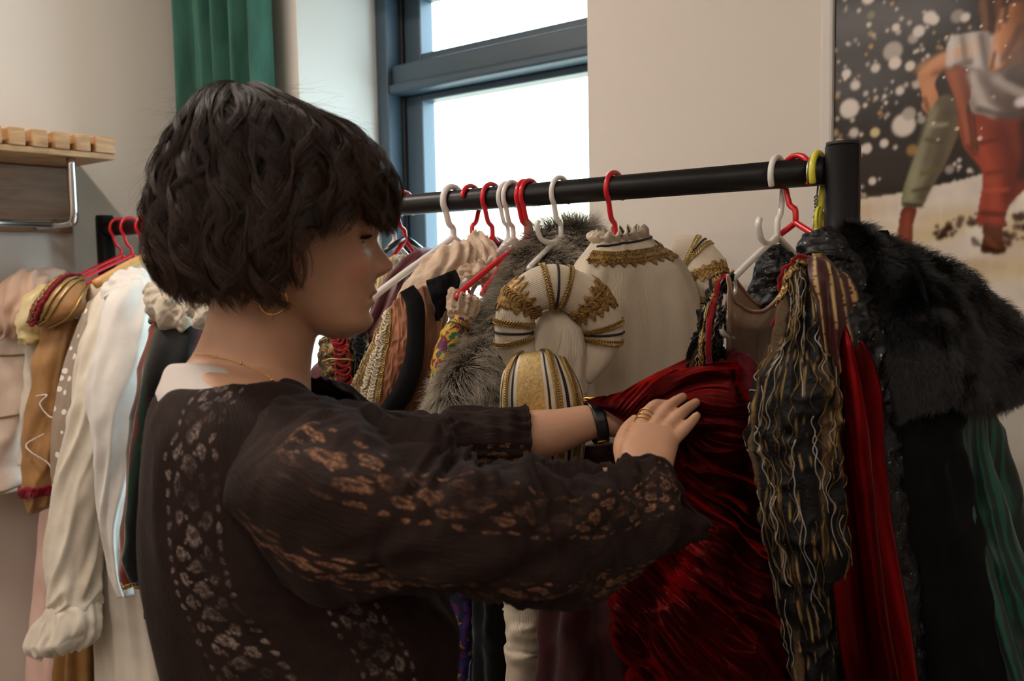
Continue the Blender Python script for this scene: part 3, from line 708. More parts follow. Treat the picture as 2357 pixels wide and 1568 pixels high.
# near hand
body.append(closed_loft([(at(a, b, d), at(c, e, d), t) for a, b, c, e, d, t in ((1450, 1120, 1545, 1140, .965, .020), (1438, 1085, 1546, 1104, .975, .018), (1426, 1050, 1552, 1066, .988, .0155), (1436, 1012, 1560, 1034, 1.008, .0135), (1462, 980, 1568, 1004, 1.03, .0105))], 30, 24, 2.4))
FN = {'index': [(1472, 990, 1.03), (1486, 958, 1.048), (1506, 934, 1.07), (1526, 930, 1.085)], 'middle': [(1503, 984, 1.032), (1528, 950, 1.06), (1550, 928, 1.085), (1572, 914, 1.104)],
      'ring': [(1532, 990, 1.03), (1560, 960, 1.054), (1582, 941, 1.075), (1602, 927, 1.09)], 'pinky': [(1556, 1008, 1.02), (1578, 986, 1.034), (1593, 970, 1.044), (1604, 957, 1.052)]}
for k, pts in FN.items():
    r = .0066 if k == 'pinky' else .0076
    body.append(limb([at(*q) for q in pts], [r * 1.12, r * 1.04, r * .92, r * .78], 14, 22))
body.append(limb([at(1440, 1062, .995), at(1432, 1025, 1.02), at(1444, 990, 1.045), at(1462, 968, 1.062)], [.012, .0105, .009, .0075], 12, 20))

def remesh(parts, vox, sm=2):
    v, f = merge(parts)
    me = bpy.data.meshes.new('tmp'); me.from_pydata(v.tolist(), [], f)
    o = bpy.data.objects.new('tmp', me); COL.objects.link(o)
    m = o.modifiers.new('r', 'REMESH'); m.mode = 'VOXEL'; m.voxel_size = vox
    m = o.modifiers.new('s', 'SMOOTH'); m.factor = .5; m.iterations = sm
    dg = bpy.context.evaluated_depsgraph_get(); ev = o.evaluated_get(dg); q = ev.to_mesh()
    V = np.empty(len(q.vertices) * 3); q.vertices.foreach_get('co', V)
    Fc = [tuple(p.vertices) for p in q.polygons]
    ev.to_mesh_clear(); bpy.data.objects.remove(o)
    return V.reshape(-1, 3), Fc
V, Fc = remesh(body, .0024, 2)
hl = V - HC; hf, hlat, hz = hl @ FD, hl @ LD, hl[:, 2]
skin = np.array([.52, .29, .185]); colr = np.broadcast_to(skin, V.shape) * (1 + .05 * fbm(V * 60, 2)[:, None])
def tint(mask, c, a): 
    global colr
    m = (np.clip(mask, 0, 1) * a)[:, None]; colr = colr * (1 - m) + np.array(c) * m
infront = sstep(.03, .06, hf)
tint(infront * gauss(np.abs(hlat) - .05, .022) * gauss(hz + .030, .022), (.60, .23, .17), .55)
tint(infront * gauss(hlat, .014) * gauss(hz + .028, .012), (.60, .26, .19), .4)
lipm = sstep(.074, .078, hf) * sstep(.022, .017, np.abs(hlat)) * sstep(.0095, .0065, np.abs(hz + .0615) + .0 * hf)
tint(lipm, (.50, .13, .12), .75)
tint(gauss(hz + .061, .0012) * sstep(.072, .076, hf) * sstep(.02, .015, np.abs(hlat)), (.10, .03, .03), .8)
tint(infront * gauss(np.abs(hlat) - .031, .014) * gauss(hz + .012, .006), (.42, .22, .17), .35)
tint(infront * gauss(np.abs(hlat) - .031, .017) * gauss(hz - .004, .008), (.40, .22, .18), .35)
ts = NT('skin'); ca = ts.node('ShaderNodeAttribute', attribute_name='col').outputs['Color']
ts.ps(Base_Color=ca, Roughness=.48, Specular_IOR_Level=.4, Subsurface_Weight=.15, Subsurface_Radius=(.6, .2, .1), Subsurface_Scale=.008)
ts.bump(ts.noise(ts.coord('Object'), 900, 2), .08, .0005)
person = empty('person', (HC[0], HC[1], 0), 'person with a short brown bob and dark brown lace blouse reaching into the costumes', 'person')
meshobj('body', V, Fc, ts.m, person, col=colr)
# eyes, brows and lashes
M_eye = plain('eye_white', S3(215, 205, 198), .12, 0, .6); M_iris = plain('brown_iris', S3(62, 40, 26), .1, 0, .6); M_lash = plain('dark_lashes', S3(24, 16, 13), .7)
for s in (-1, 1):
    e = meshobj('eyeball', *sphere(hp(np.array(.061), np.array(s * .0305), np.array(0.)), .0122), M_eye, person)
    gz_ = nrm(FD + LD * .32 * s + np.array([0, 0, -.10])); c = hp(np.array(.061), np.array(s * .0305), np.array(0.))
    a = np.arange(20) / 20 * 2 * pi; e1 = nrm(np.cross(gz_, (0, 0, 1))); e2 = np.cross(e1, gz_)
    rr = np.array([0.0005, .0035, .0068]); pts = c + gz_ * np.sqrt(.0125 ** 2 - rr[:, None, None] ** 2) + rr[:, None, None] * (np.cos(a)[None, :, None] * e1 + np.sin(a)[None, :, None] * e2)
    meshobj('iris', pts.reshape(-1, 3), gridfaces(3, 20, True).tolist() + [list(range(20))], M_iris, e)
    A = np.linspace(-1.15, 1.2, 60)
    root = hp(.061 + .0136 * np.cos(.20) * np.cos(A), s * .0305 + .0136 * np.cos(.20) * np.sin(A), .0136 * np.sin(.20) + 0 * A)
    dr = nrm(root - c) + np.array([0, 0, -.15])
    Q = root[:, None] + dr[:, None] * (np.linspace(0, 1, 5) * .008)[None, :, None] + np.array([0, 0, 1]) * ((np.linspace(0, 1, 5) ** 2) * .0035)[None, :, None]
    hairobj('eyelashes', Q, .00035, M_lash, person, tip=.4)
    n = 260; t = RNG.uniform(0, 1, n); al = .012 + .04 * t; zz = .0165 + .005 * np.sin(t * 2.4) + RNG.normal(0, .0016, n)
    ffr = .0985 - .0012 * 1000 * (al ** 2) * 9 * .9 + .0015
    ffr = np.interp(al, [.01, .02, .03, .04, .05, .055], [.0975, .0955, .0915, .0850, .0755, .0690]) - .001
    rt = hp(ffr, s * al, zz); dd = hp(ffr + -.003, s * (al + .006), zz + .0025) - rt
    hairobj('eyebrow', rt[:, None] + dd[:, None] * np.linspace(0, 1, 4)[None, :, None], .00028, M_lash, person, tip=.4)

# ---- blouse: torso, two sleeves
def blouse_mat(name, hole, amount=1.0):
    '''crinkled cotton with inset lace bands: the attribute holds band mask, place along and place across the band'''
    t = NT(name); uv = t.coord('UV'); at_ = t.node('ShaderNodeAttribute', attribute_name='col').outputs['Color']
    sp = t.node('ShaderNodeSeparateColor'); t.l.new(at_, sp.inputs[0]); band = sp.outputs[0]
    nn = t.node('ShaderNodeTexNoise'); t.l.new(uv, nn.inputs['Vector']); nn.inputs['Scale'].default_value = 60; nn.inputs['Detail'].default_value = 3
    sn = t.node('ShaderNodeSeparateColor'); t.l.new(nn.outputs['Color'], sn.inputs[0])
    x = t.math('ADD', sp.outputs[1], t.math('MULTIPLY', t.math('SUBTRACT', sn.outputs[0], .5), .7))
    y = t.math('ADD', t.math('SUBTRACT', t.math('MULTIPLY', sp.outputs[2], 2.0), 1.0), t.math('MULTIPLY', t.math('SUBTRACT', sn.outputs[1], .5), .45))
    tot = None
    for f, ph, y0, rx, ry in ((1, 0, .02, .36, .24), (1, .5, .46, .30, .15), (1, .5, -.46, .30, .15), (2, .1, .84, .30, .09), (2, .1, -.84, .30, .09), (2, .3, .24, .20, .07), (2, .3, -.24, .20, .07)):
        fx = t.math('DIVIDE', t.math('SUBTRACT', t.math('FRACT', t.math('ADD', t.math('MULTIPLY', x, f), ph)), .5), rx)
        fy = t.math('DIVIDE', t.math('SUBTRACT', y, y0), ry)
        d = t.math('ADD', t.math('MULTIPLY', fx, fx), t.math('MULTIPLY', fy, fy))
        h = t.ramp(d, [(.55, 1.0), (1.0, 0.0)])
        if f == 1: h = t.math('MULTIPLY', h, t.ramp(d, [(.02, .25), (.16, 1.0)]))      # a thread knot in the eye of each opening
        tot = h if tot is None else t.math('MAXIMUM', tot, h)
    w2 = t.node('ShaderNodeTexVoronoi', feature='F1'); t.l.new(t.coord('UV', (420, 420, 1)), w2.inputs['Vector']); w2.inputs['Scale'].default_value = 1.0
    net = t.ramp(w2.outputs['Distance'], [(.35, 1.0), (.6, .35)])
    nz = t.ramp(t.noise(uv, 24, 2), [(.40, 0.10), (.64, 1.0)])
    h = t.math('MULTIPLY', t.math('MULTIPLY', t.math('MULTIPLY', tot, net), t.math('GREATER_THAN', band, .05)), t.math('MULTIPLY', nz, amount))
    base = t.ramp(t.noise(uv, 40, 4), [(.3, S3(33, 22, 20)), (.7, S3(45, 31, 28))])
    t.ps(Base_Color=t.mix(h, base, hole), Roughness=.8, Specular_IOR_Level=.15, Sheen_Weight=.03, Sheen_Roughness=.4)
    cr = t.node('ShaderNodeTexWave', wave_type='BANDS', bands_direction='X'); t.l.new(t.coord('UV', (1, .25, 1)), cr.inputs['Vector']); cr.inputs['Scale'].default_value = 60; cr.inputs['Distortion'].default_value = 14; cr.inputs['Detail'].default_value = 4; cr.inputs['Detail Scale'].default_value = 2.5
    t.bump(t.math('ADD', t.math('MULTIPLY', cr.outputs['Fac'], .6), t.math('SUBTRACT', t.noise(uv, 160, 3), t.math('MULTIPLY', h, .8))), .35, .002)
    return t.m
M_bl = blouse_mat('brown_crinkle_cotton', S3(160, 142, 134), .75); M_sl = blouse_mat('brown_crinkle_cotton_sleeve', S3(170, 122, 92), .75)
def lacecol(bands, periods):
    def f(U, V, P):
        best = np.full(U.shape, 9.0); y = np.zeros_like(U)
        for u0, v0, u1, v1, w in bands:
            vc = v0 + (v1 - v0) * (U - u0) / (u1 - u0); d = (((V - vc + .5) % 1) - .5) / w; on = (U >= u0) & (U <= u1)
            k = on & (np.abs(d) < np.abs(best)); best[k] = d[k]
        m = (np.abs(best) < 1.15) * 1.0
        return np.stack([m, U * periods, np.clip(best, -1.3, 1.3) * .5 + .5], -1)
    return f
def torso_disp(U, V, P):
    q = P3(P[..., 0] * 9, P[..., 1] * 9, P[..., 2] * 2.2)
    return .006 * fbm(q, 4) + .0035 * ridge(P3(P[..., 0] * 26, P[..., 1] * 26, P[..., 2] * 6), 8)
TS = sec([(404, 893, 724, 908, .962, .066), (396, 912, 734, 922, .955, .078), (378, 960, 800, 965, .945, .106), (366, 1050, 880, 1050, .935, .128), (359, 1150, 925, 1150, .93, .132), (363, 1250, 950, 1250, .93, .130), (375, 1350, 1000, 1350, .93, .126),
         (394, 1450, 1046, 1450, .93, .122), (434, 1568, 1045, 1568, .93, .122), (462, 1700, 1050, 1700, .93, .126), (470, 1800, 1050, 1800, .93, .13)])
P = loftP(TS, 120, 120, 2.3, torso_disp)
U_, V_ = np.meshgrid(np.linspace(0, 1, 120), np.arange(120) / 120, indexing='ij')
P[..., 2] += (-.046 * gauss(V_ - .22, .17) - .010 * gauss(V_ - .42, .07)) * np.exp(-(U_ / .16) ** 2)
blouse = meshobj('blouse', P.reshape(-1, 3), gridfaces(120, 120, True), M_bl, person, uv=uvgrid(P), col=lacecol([(.10, .27, .30, .205, .030), (.30, .205, .58, .21, .034), (.58, .21, 1.0, .262, .036), (.55, .335, 1.0, .37, .034), (.22, .06, .9, .07, .022)], 20)(U_, V_, P).reshape(-1, 3))
m = blouse.modifiers.new('solid', 'SOLIDIFY'); m.thickness = .0012; m.offset = -1
def sl_disp(U, V, P):
    top = gauss(((V + .5) % 1) - .5, .16)
    d = .0085 * top * ridge(P3(U * 34 + 1.5 * V, V * 2.0, 0), 5) * sstep(.15, .4, U)
    d += .010 * fbm(P3(U * 7 + V * 7, V * 3, 2), 9) + .0055 * ridge(P3(U * 9 - V * 9, V * 2.2, 5), 12) + .0022 * ridge(P3(U * 60, V * 14, 5), 15)
    return d * sstep(0, .12, U)
NS = sec([(690, 905, 560, 1100, .915, .06), (790, 925, 640, 1250, .865, .08), (890, 968, 740, 1372, .815, .090), (1000, 1030, 915, 1380, .80, .086), (1100, 1068, 1055, 1376, .80, .080), (1200, 1094, 1180, 1370, .82, .070), (1305, 1104, 1310, 1360, .86, .058),
         (1385, 1090, 1430, 1326, .91, .047), (1425, 1076, 1530, 1285, .945, .040), (1446, 1072, 1610, 1232, .968, .034)])
o, NSL = loft('sleeve', NS, M_sl, blouse, 170, 110, 2.1, sl_disp, cap=False, thick=.0012, colf=lacecol([(.18, .16, .52, .155, .060), (.5, .16, 1.0, .20, .062), (.16, .33, .9, .40, .040)], 15))
hem = NSL.P[-1]; tube('cuff_edge', hem, .0022, M_sl, blouse, 6, closed=True)
FS = sec([(700, 880, 760, 1080, 1.03, .06), (760, 900, 800, 1090, 1.06, .065), (840, 938, 870, 1100, 1.09, .062), (930, 955, 940, 1100, 1.11, .056), (1010, 954, 1015, 1095, 1.125, .050), (1040, 946, 1045, 1090, 1.13, .050), (1120, 943, 1120, 1088, 1.14, .048), (1206, 944, 1197, 1087, 1.15, .046)])
def fs_disp(U, V, P): return .004 * fbm(P3(U * 14, V * 5, 0), 3) + .0035 * ridge(P3(U * 8, V * 26, 3), 5) + .002 * np.sin(V * 2 * pi * 22) * sstep(.85, 1, U)
o, FSL = loft('sleeve', FS, M_sl, blouse, 90, 90, 2.2, fs_disp, cap=False, thick=.0012, colf=lacecol([(.62, .33, 1.0, .33, .09)], 8))
tube('cuff_edge', FSL.P[-1], .002, M_sl, blouse, 6, closed=True)
# white undershirt showing at the nape
M_und = fabric('white_jersey', S3(205, 198, 192), rough=.85, bump=.3, bscale=120)
loft('undershirt', sec([(394, 868, 560, 880, .96, .060), (388, 890, 640, 905, .957, .084), (382, 918, 720, 935, .955, .106), (384, 960, 740, 975, .953, .116)]), M_und, person, 24, 60, 2.2, lambda U, V, P: .001 * ridge(P3(U * 3, V * 18, 0), 2), cap=False, thick=.002)
# trousers and shoes, below the frame
M_tr = fabric('dark_trousers', S3(34, 34, 38), S3(44, 44, 48), 20, .8)
hipc = at(760, 1760, .93); hipc = np.array([hipc[0], hipc[1], 0])
tr_parts = [closed_loft([(hipc + np.array([0, 0, z]) - FD * a, hipc + np.array([0, 0, z]) + FD * a, b) for z, a, b in ((1.04, .125, .155), (.97, .13, .165), (.88, .125, .172), (.80, .11, .165))], 20, 40)]
for s in (-1, 1):
    q = hipc + LD * s * .085
    tr_parts.append(closed_loft([(q + np.array([0, 0, z]) - FD * a, q + np.array([0, 0, z]) + FD * a, a * .95) for z, a in ((.86, .088), (.70, .085), (.50, .068), (.30, .062), (.10, .058))], 30, 28))
v, f = merge(tr_parts); meshobj('trousers', v, f, M_tr, person)
for s in (-1, 1):
    q = hipc + LD * s * .085
    v, f = closed_loft([(q + FD * a - LD * b, q + FD * a + LD * b, t) for a, b, t in ((-.085, .025, .03), (-.05, .036, .042), (.02, .036, .040), (.09, .043, .030), (.14, .036, .024), (.17, .012, .012))], 20, 20)
    v[:, 2] += .045; v[:, 2] = np.maximum(v[:, 2], .002); meshobj('shoe', v, f, M_black, person)
# watch on the far wrist, rings, necklace, earring
M_gold = plain('gold', S3(222, 176, 92), .22, 1.0); M_strap = plain('black_leather', S3(20, 22, 26), .35, 0, .5, .3)
def band(rows, name, mat, parent, exp=2.0):
    P = loftP([(at(a, b, d), at(c, e, d), t) for a, b, c, e, d, t in rows], 6, 48, exp)
    o = meshobj(name, P.reshape(-1, 3), gridfaces(6, 48, True), mat, parent); m = o.modifiers.new('solid', 'SOLIDIFY'); m.thickness = .0025; m.offset = 1; return o, Surf(P, True)
watch, WS = band([(1348, 928, 1370, 1020, 1.16, .0235), (1362, 927, 1383, 1018, 1.1615, .0232), (1376, 926, 1396, 1015, 1.163, .0228)], 'watch', M_strap, person)
P = WS.pt(np.array([-.0, 1, 1, 0]), np.array([.40, .40, .43, .43]), .0036); tube('buckle', P, .0009, M_gold, watch, 8, closed=True)
P = WS.pt(np.array([.5, .5]), np.array([.43, .46]), .0036); tube('buckle_pin', P, .0008, M_gold, watch, 6)
c = WS.pt(np.array(.5), np.array(0.0), .003); nn = nrm(WS.pt(np.array(.5), np.array(0.0), 1.) - c)
v, f = tubemesh(np.array([c, c + nn * .005]), .0135, 24); bev(meshobj('watch_case', v, f, M_gold, watch), .001)
for k, t in enumerate((.28, .42, .55)):
    p = spl([at(*q) for q in FN['index']], 40); i = int(t * 26) ; ax = nrm(p[i + 1] - p[i]); e1 = nrm(np.cross(ax, (0, 0, 1))); e2 = np.cross(ax, e1); a = np.arange(24) / 24 * 2 * pi
    tube('finger_ring', p[i] + .0092 * (np.cos(a)[:, None] * e1 + np.sin(a)[:, None] * e2), .0009, M_gold, person, 6, closed=True)
# necklace laid on the neck skin
tp_ = np.linspace(0, 1, 60)
px_ = spl([(444, 812), (500, 822), (560, 838), (610, 862), (640, 885)], 60)
bm_co = V
def onskin(x, y):
    pr = proj(V); d = (V - CAM) @ VIEW
    out = []
    for a, b in zip(x, y):
        k = np.where(np.hypot(pr[:, 0] - a, pr[:, 1] - b) < 6)[0]; out.append(at(a, b, d[k].min() - .0006))
    return np.array(out)
ch = onskin(px_[:, 0], px_[:, 1])
tube('necklace', ch, .00045, M_gold, person, 6)
for i in (14, 28, 52): meshobj('necklace_bead', *sphere(ch[i], .0016, 8, 10), M_gold, person)
ec = at(628, 692, .885); a = np.linspace(0, 2 * pi, 33)[:-1]
tube('earring', ec + .014 * (np.cos(a)[:, None] * RIGHT + np.sin(a)[:, None] * UP * 1.0), .0011, M_gold, person, 8, closed=True)

# ---- hair: a cap and combed strands
HS = sec([(552, 226, 580, 226, .965, .010), (508, 238, 634, 240, .965, .042), (466, 264, 704, 270, .965, .064), (436, 306, 786, 312, .965, .082), (412, 356, 850, 358, .965, .092), (396, 412, 882, 414, .965, .097), (382, 470, 890, 470, .965, .100),
          (376, 530, 886, 530, .965, .101), (380, 590, 878, 590, .965, .099), (398, 650, 868, 650, .965, .093), (428, 705, 864, 700, .965, .086), (470, 745, 856, 740, .965, .080)])
HP = loftP(HS, 140, 140, 2.05, lambda U, V, P: .004 * np.sin(V * 2 * pi * 19 + 2 * vn(P3(V * 8, U * 2, 0), 3)) * sstep(.05, .4, U) + .003 * fbm(P3(V * 30, U * 3, 1), 6))
HSf = Surf(HP, True)
def yend(x): return np.interp(x, [300, 330, 360, 400, 440, 480, 560, 640, 648, 662, 674, 690, 765, 810, 840, 862, 885, 905, 920], [575, 600, 630, 662, 680, 688, 692, 706, 696, 660, 600, 548, 532, 496, 484, 522, 528, 505, 470])
pr = proj(HP.reshape(-1, 3)); keep = (pr[:, 1] < yend(pr[:, 0]) - 14)
fc = gridfaces(140, 140, True); fc = fc[keep[fc].all(1)]
M_cap = plain('dark_hair_base', S3(20, 14, 12), .55, 0, .25)
M_hair = hairmat('brown_hair', S3(24, 16, 13), S3(66, 43, 31), .44, .5, .4)
g = np.random.default_rng(21)
n, k = 15000, 16
v0 = g.uniform(0, 1, n); layer = g.integers(0, 5, n)
ncl = 80; cid = np.floor(v0 * ncl + .37 * layer).astype(int); vc = (cid + .5 - .37 * layer) / ncl
hsh = lambda a, s: (np.sin(a * 12.9898 + s * 78.233) * 43758.5453) % 1.0
key = cid + layer * 131
t = np.linspace(0, 1, k)[None]
u0 = np.where(g.uniform(0, 1, n) < .6, .02, g.uniform(.02, .5, n))[:, None]
# end of each strand where it meets the hem of the bob
uu = np.linspace(0, 1, 120)
vv = v0[:, None] + (vc - v0)[:, None] * .75
UG = np.broadcast_to(uu[None], (n, 120)); pg = HSf.pt(UG, np.broadcast_to(vv, (n, 120))); pp = proj(pg.reshape(-1, 3)).reshape(n, 120, 2)
ye = yend(pp[..., 0]) + (g.normal(0, 9, n) + 16 * (hsh(key, 3) - .5))[:, None]
over = pp[..., 1] > ye; first = np.where(over.any(1), over.argmax(1), 119); uend = uu[np.maximum(first - 1, 2)][:, None]
ok = (uend[:, 0] > u0[:, 0] + .08)
u = u0 + (uend - u0) * t
conv = .75 * sstep(.05, .8, t)
vs = v0[:, None] + (vc - v0)[:, None] * conv
wave = (.0075 + .006 * hsh(key, 9))[:, None] * sstep(.06, .5, u) * np.sin(u * (9 + 6 * hsh(key, 5))[:, None] + 6.28 * hsh(key, 1)[:, None])
vs = vs + wave / .42 + .004 * g.normal(0, 1, (n, 1)) * t
off = (.001 + .0022 * layer)[:, None] + .004 * hsh(key, 7)[:, None] * t + .0045 * np.cos(u * (9 + 6 * hsh(key, 5))[:, None] + 5 * hsh(key, 2)[:, None]) * sstep(.1, .5, u) + g.normal(0, .0009, (n, 1))
off = off - .005 * sstep(.8, 1, t)
Q = HSf.pt(u, vs, off)[ok]
hair = hairobj('hair', Q, .00026, M_hair, person, tip=.35)
o = meshobj('hair_cap', HP.reshape(-1, 3), fc, M_cap, hair); m = o.modifiers.new('solid', 'SOLIDIFY'); m.thickness = .006; m.offset = -1
n = 420; v0 = g.uniform(0, 1, n)[:, None]; u0 = g.uniform(.02, .75, n)[:, None]; t = np.linspace(0, 1, 10)[None]
u = u0 + g.uniform(.08, .25, n)[:, None] * t; ends = g.uniform(.006, .034, n)[:, None]
Q = HSf.pt(np.clip(u, 0, .93), v0 + g.normal(0, .03, (n, 1)) * t, .008 + ends * t ** 1.3)
Q += (g.normal(0, .006, (n, 1, 3)) * (t ** 2)[..., None])
pq = proj(Q[:, -1]); q0 = proj(Q[:, 0]); Q = Q[(pq[:, 1] < yend(pq[:, 0]) + 5) & (q0[:, 1] < yend(q0[:, 0]) - 20)]
hairobj('flyaway_strands', Q, .00010, M_hair, hair, tip=.3)
# ================================================================ costumes on the rail, from the rack post to the face
def garment(name, px, label, cat='dress', group=None, X=None):
    return empty(name, (railx(px) if X is None else X, RY, RZ - .09), label, cat, group)
def secX(rows):                                    # (xl, yl, Xl, xr, yr, Xr, thick): points on planes across the rail
    return [(onx(a, b, e), onx(c, d, f), t) for a, b, e, c, d, f, t in rows]
def secY(rows):                                    # (xl, yl, xr, yr, Y, thick): points at a distance Y from the camera along the room
    return [(ony(a, b, Y), ony(c, d, Y), t) for a, b, c, d, Y, t in rows]
def gimp(name, S, uv, w, m, parent, loops=40, r=.0009, off=.0015, rows=1, ns=5, n=None):
    """looped braid laid along a path on a surface"""
    q = spl(uv, loops * 14); P = S.pt(q[:, 0], q[:, 1], off); r = r * .8; Nn = nrm(S.pt(q[:, 0], q[:, 1], 1.0) - S.pt(q[:, 0], q[:, 1]))
    T = nrm(np.gradient(P, axis=0)); B = np.cross(Nn, T); ph = np.linspace(0, loops * 2 * pi, len(P))[:, None]
    L = np.linalg.norm(np.diff(P, axis=0), axis=1).sum() / loops
    parts = [tubemesh(P + B * w * np.sin(ph + k * pi) + T * L * .55 * np.cos(2 * ph + k) * .8 + Nn * .0006 * np.cos(ph + k), r, ns) for k in range(rows)]
    v, f = merge(parts); return meshobj(name, v, f, m, parent)
def cord(name, S, uv, r, m, parent, n=80, off=.0008, ns=6, flat=1.0):
    q = spl(uv, n); return tube(name, S.pt(q[:, 0], q[:, 1], off), r, m, parent, ns, flat=flat)
gold_t = NT('gold_braid'); gold_t.ps(Base_Color=S3(168, 140, 86), Metallic=.75, Roughness=.38)
M_braid = gold_t.m
t = NT('antique_gold_lace'); t.ps(Base_Color=t.ramp(t.noise(t.coord('Object'), 260, 3), [(.3, S3(70, 52, 26)), (.6, S3(168, 132, 72))]), Metallic=.45, Roughness=.5); M_lace = t.m
M_blackvel = fabric('black_velvet', S3(7, 7, 9), S3(12, 12, 15), 40, .85, .12, .15, bump=.3, bscale=300)
M_blackcord = plain('black_cord', S3(16, 17, 22), .7)
M_cream = fabric('cream_moire', S3(196, 182, 160), S3(222, 211, 192), 9, .55, .15, .3, weave=150, bump=.35, bscale=30, aniso=(1, .25, 1), dist=.8)
def vmat(name, rough=.6, metal=0.0, bump=.3, bscale=120, sheen=.1, coat=0, spec=.3): return fabric(name, None, None, vcol=True, rough=rough, metal=metal, bump=bump, bscale=bscale, sheen=sheen, coat=coat, spec=spec)
def wr(a1=.006, f1=(6, 5), a2=.003, f2=(16, 18), sk=0.0, s=1, fold=0.0, nf=7, fp=0.0, edge=.0):
    """cloth wrinkles: broad swell, ridged creases and hanging folds"""
    def f(U, V, P):
        d = a1 * fbm(P3(U * f1[0] + sk * V, V * f1[1], s), s) + a2 * ridge(P3(U * f2[0] + sk * V * 4, V * f2[1], s + 3), s + 7)
        if fold: d = d + fold * np.sin(V * 2 * pi * nf + 1.6 * vn(P3(U * 2, V * 4, s), s) + fp) * sstep(0, .35, U)
        return d
    return f
G = np.random.default_rng(3)

# ---- black faux fur cape with green moire skirt at the post
cape = garment('fur_cape', 1884, 'black faux fur cape over a dark green moire skirt, at the rack post', 'cape')
M_furb = plain('black_fur_base', S3(10, 10, 11), .9, 0, .1)
rows = [[(1930, 545, 1.10), (1945, 530, 1.11), (1985, 524, 1.13), (2070, 560, 1.17), (2180, 606, 1.21), (2290, 698, 1.25), (2410, 816, 1.28)],
        [(1962, 610, 1.06), (1985, 592, 1.055), (2030, 590, 1.06), (2100, 625, 1.09), (2195, 685, 1.13), (2295, 770, 1.19), (2405, 856, 1.26)],
        [(2005, 700, 1.04), (2030, 690, 1.03), (2070, 690, 1.03), (2130, 730, 1.045), (2208, 780, 1.08), (2293, 838, 1.15), (2395, 888, 1.25)],
        [(2062, 830, 1.035), (2085, 815, 1.02), (2115, 815, 1.02), (2160, 835, 1.035), (2218, 860, 1.07), (2286, 893, 1.14), (2370, 898, 1.24)],
        [(2085, 950, 1.04), (2100, 930, 1.035), (2125, 920, 1.035), (2165, 915, 1.045), (2212, 918, 1.08), (2256, 930, 1.14), (2300, 926, 1.2)]]
o, S = patch('fur_shoulder', [[ony(*q) for q in r] for r in rows], M_furb, cape, 50, 70, lambda U, V, P: .008 * fbm(P * 14, 3) + .006 * ridge(P3(U * 4, V * 5, 0), 2), thick=.05)
M_bfur = hairmat('black_fur', S3(5, 5, 6), S3(30, 29, 30), .32, .6, .6)
furon(S, 42000, .020, .00024, M_bfur, 'fur', cape, flow=(.15, -.25, -1), seed=4, curl=.8)
M_capeb = fabric('black_wool', S3(6, 6, 7), S3(11, 11, 12), 30, .9, .05, .15, bump=.5, bscale=90)
loft('cape_body', secY([(1985, 660, 2190, 720, 1.09, .05), (2030, 860, 2205, 900, 1.09, .055), (2055, 1050, 2216, 1050, 1.10, .055), (2078, 1300, 2260, 1300, 1.12, .055), (2092, 1568, 2310, 1568, 1.14, .055), (2100, 2000, 2370, 2000, 1.18, .06)]), M_capeb, cape, 70, 80, disp=wr(.008, (5, 5), .005, (12, 12), fold=.008, nf=5))
t = NT('green_moire'); w = t.node('ShaderNodeTexWave', wave_type='BANDS', bands_direction='X'); t.l.new(t.coord('UV', (1, .16, 1)), w.inputs['Vector']); w.inputs['Scale'].default_value = 26; w.inputs['Distortion'].default_value = 7; w.inputs['Detail'].default_value = 3; w.inputs['Detail Scale'].default_value = 2.0
t.ps(Base_Color=t.ramp(w.outputs['Fac'], [(.45, S3(9, 30, 25)), (.62, S3(14, 48, 40)), (.8, S3(20, 74, 60))]), Roughness=t.ramp(w.outputs['Fac'], [(.3, .55), (.8, .34)]), Specular_IOR_Level=.5, Sheen_Weight=.1); t.bump(w.outputs['Fac'], .25, .002)
M_green = t.m
loft('skirt', secY([(2150, 900, 2276, 905, 1.14, .035), (2165, 985, 2290, 985, 1.14, .045), (2178, 1110, 2312, 1120, 1.15, .05), (2205, 1257, 2354, 1262, 1.16, .055), (2235, 1400, 2398, 1400, 1.17, .055), (2270, 1568, 2446, 1568, 1.18, .06), (2330, 2000, 2560, 2000, 1.2, .07)]), M_green, cape, 90, 110, disp=wr(.005, (4, 5), .003, (9, 16), fold=.010, nf=8))

# ---- black puckered glitter jacket
crk = garment('black_coat', 1832, 'black puckered coat with glittering creases and standing collar under the white hanger', 'coat')
t = NT('puckered_black'); oc = t.coord('UV')
n1 = t.noise(oc, 55, 3, .5, 1.2); sp = t.node('ShaderNodeTexVoronoi', feature='F1'); t.l.new(oc, sp.inputs['Vector']); sp.inputs['Scale'].default_value = 420
spk = t.math('MULTIPLY', t.math('LESS_THAN', sp.outputs['Distance'], .28), t.math('GREATER_THAN', t.noise(oc, 90, 1), .60))
t.ps(Base_Color=t.mix(spk, S3(9, 9, 11), S3(150, 150, 156)), Metallic=t.math('MULTIPLY', spk, .9), Roughness=t.math('SUBTRACT', .46, t.math('MULTIPLY', spk, .26)), Specular_IOR_Level=.35)
t.bump(n1, .8, .004); M_crk = t.m
def crd(U, V, P): return .006 * fbm(P3(U * 5, V * 5, 1), 4) + .0042 * ridge(P * 62 + vn(P * 30, 3)[..., None] * 1.2, 6) + .0025 * ridge(P * 130, 8)
loft('body', secY([(1862, 552, 1905, 540, 1.06, .014), (1852, 575, 1960, 580, 1.055, .032), (1850, 620, 1995, 640, 1.045, .042), (1862, 700, 2035, 740, 1.04, .048), (1880, 850, 2066, 880, 1.04, .05), (1900, 1050, 2090, 1060, 1.045, .05), (1930, 1300, 2112, 1300, 1.06, .052), (1950, 1568, 2132, 1568, 1.08, .055), (1970, 2000, 2160, 2000, 1.1, .06)]), M_crk, crk, 200, 130, disp=crd)
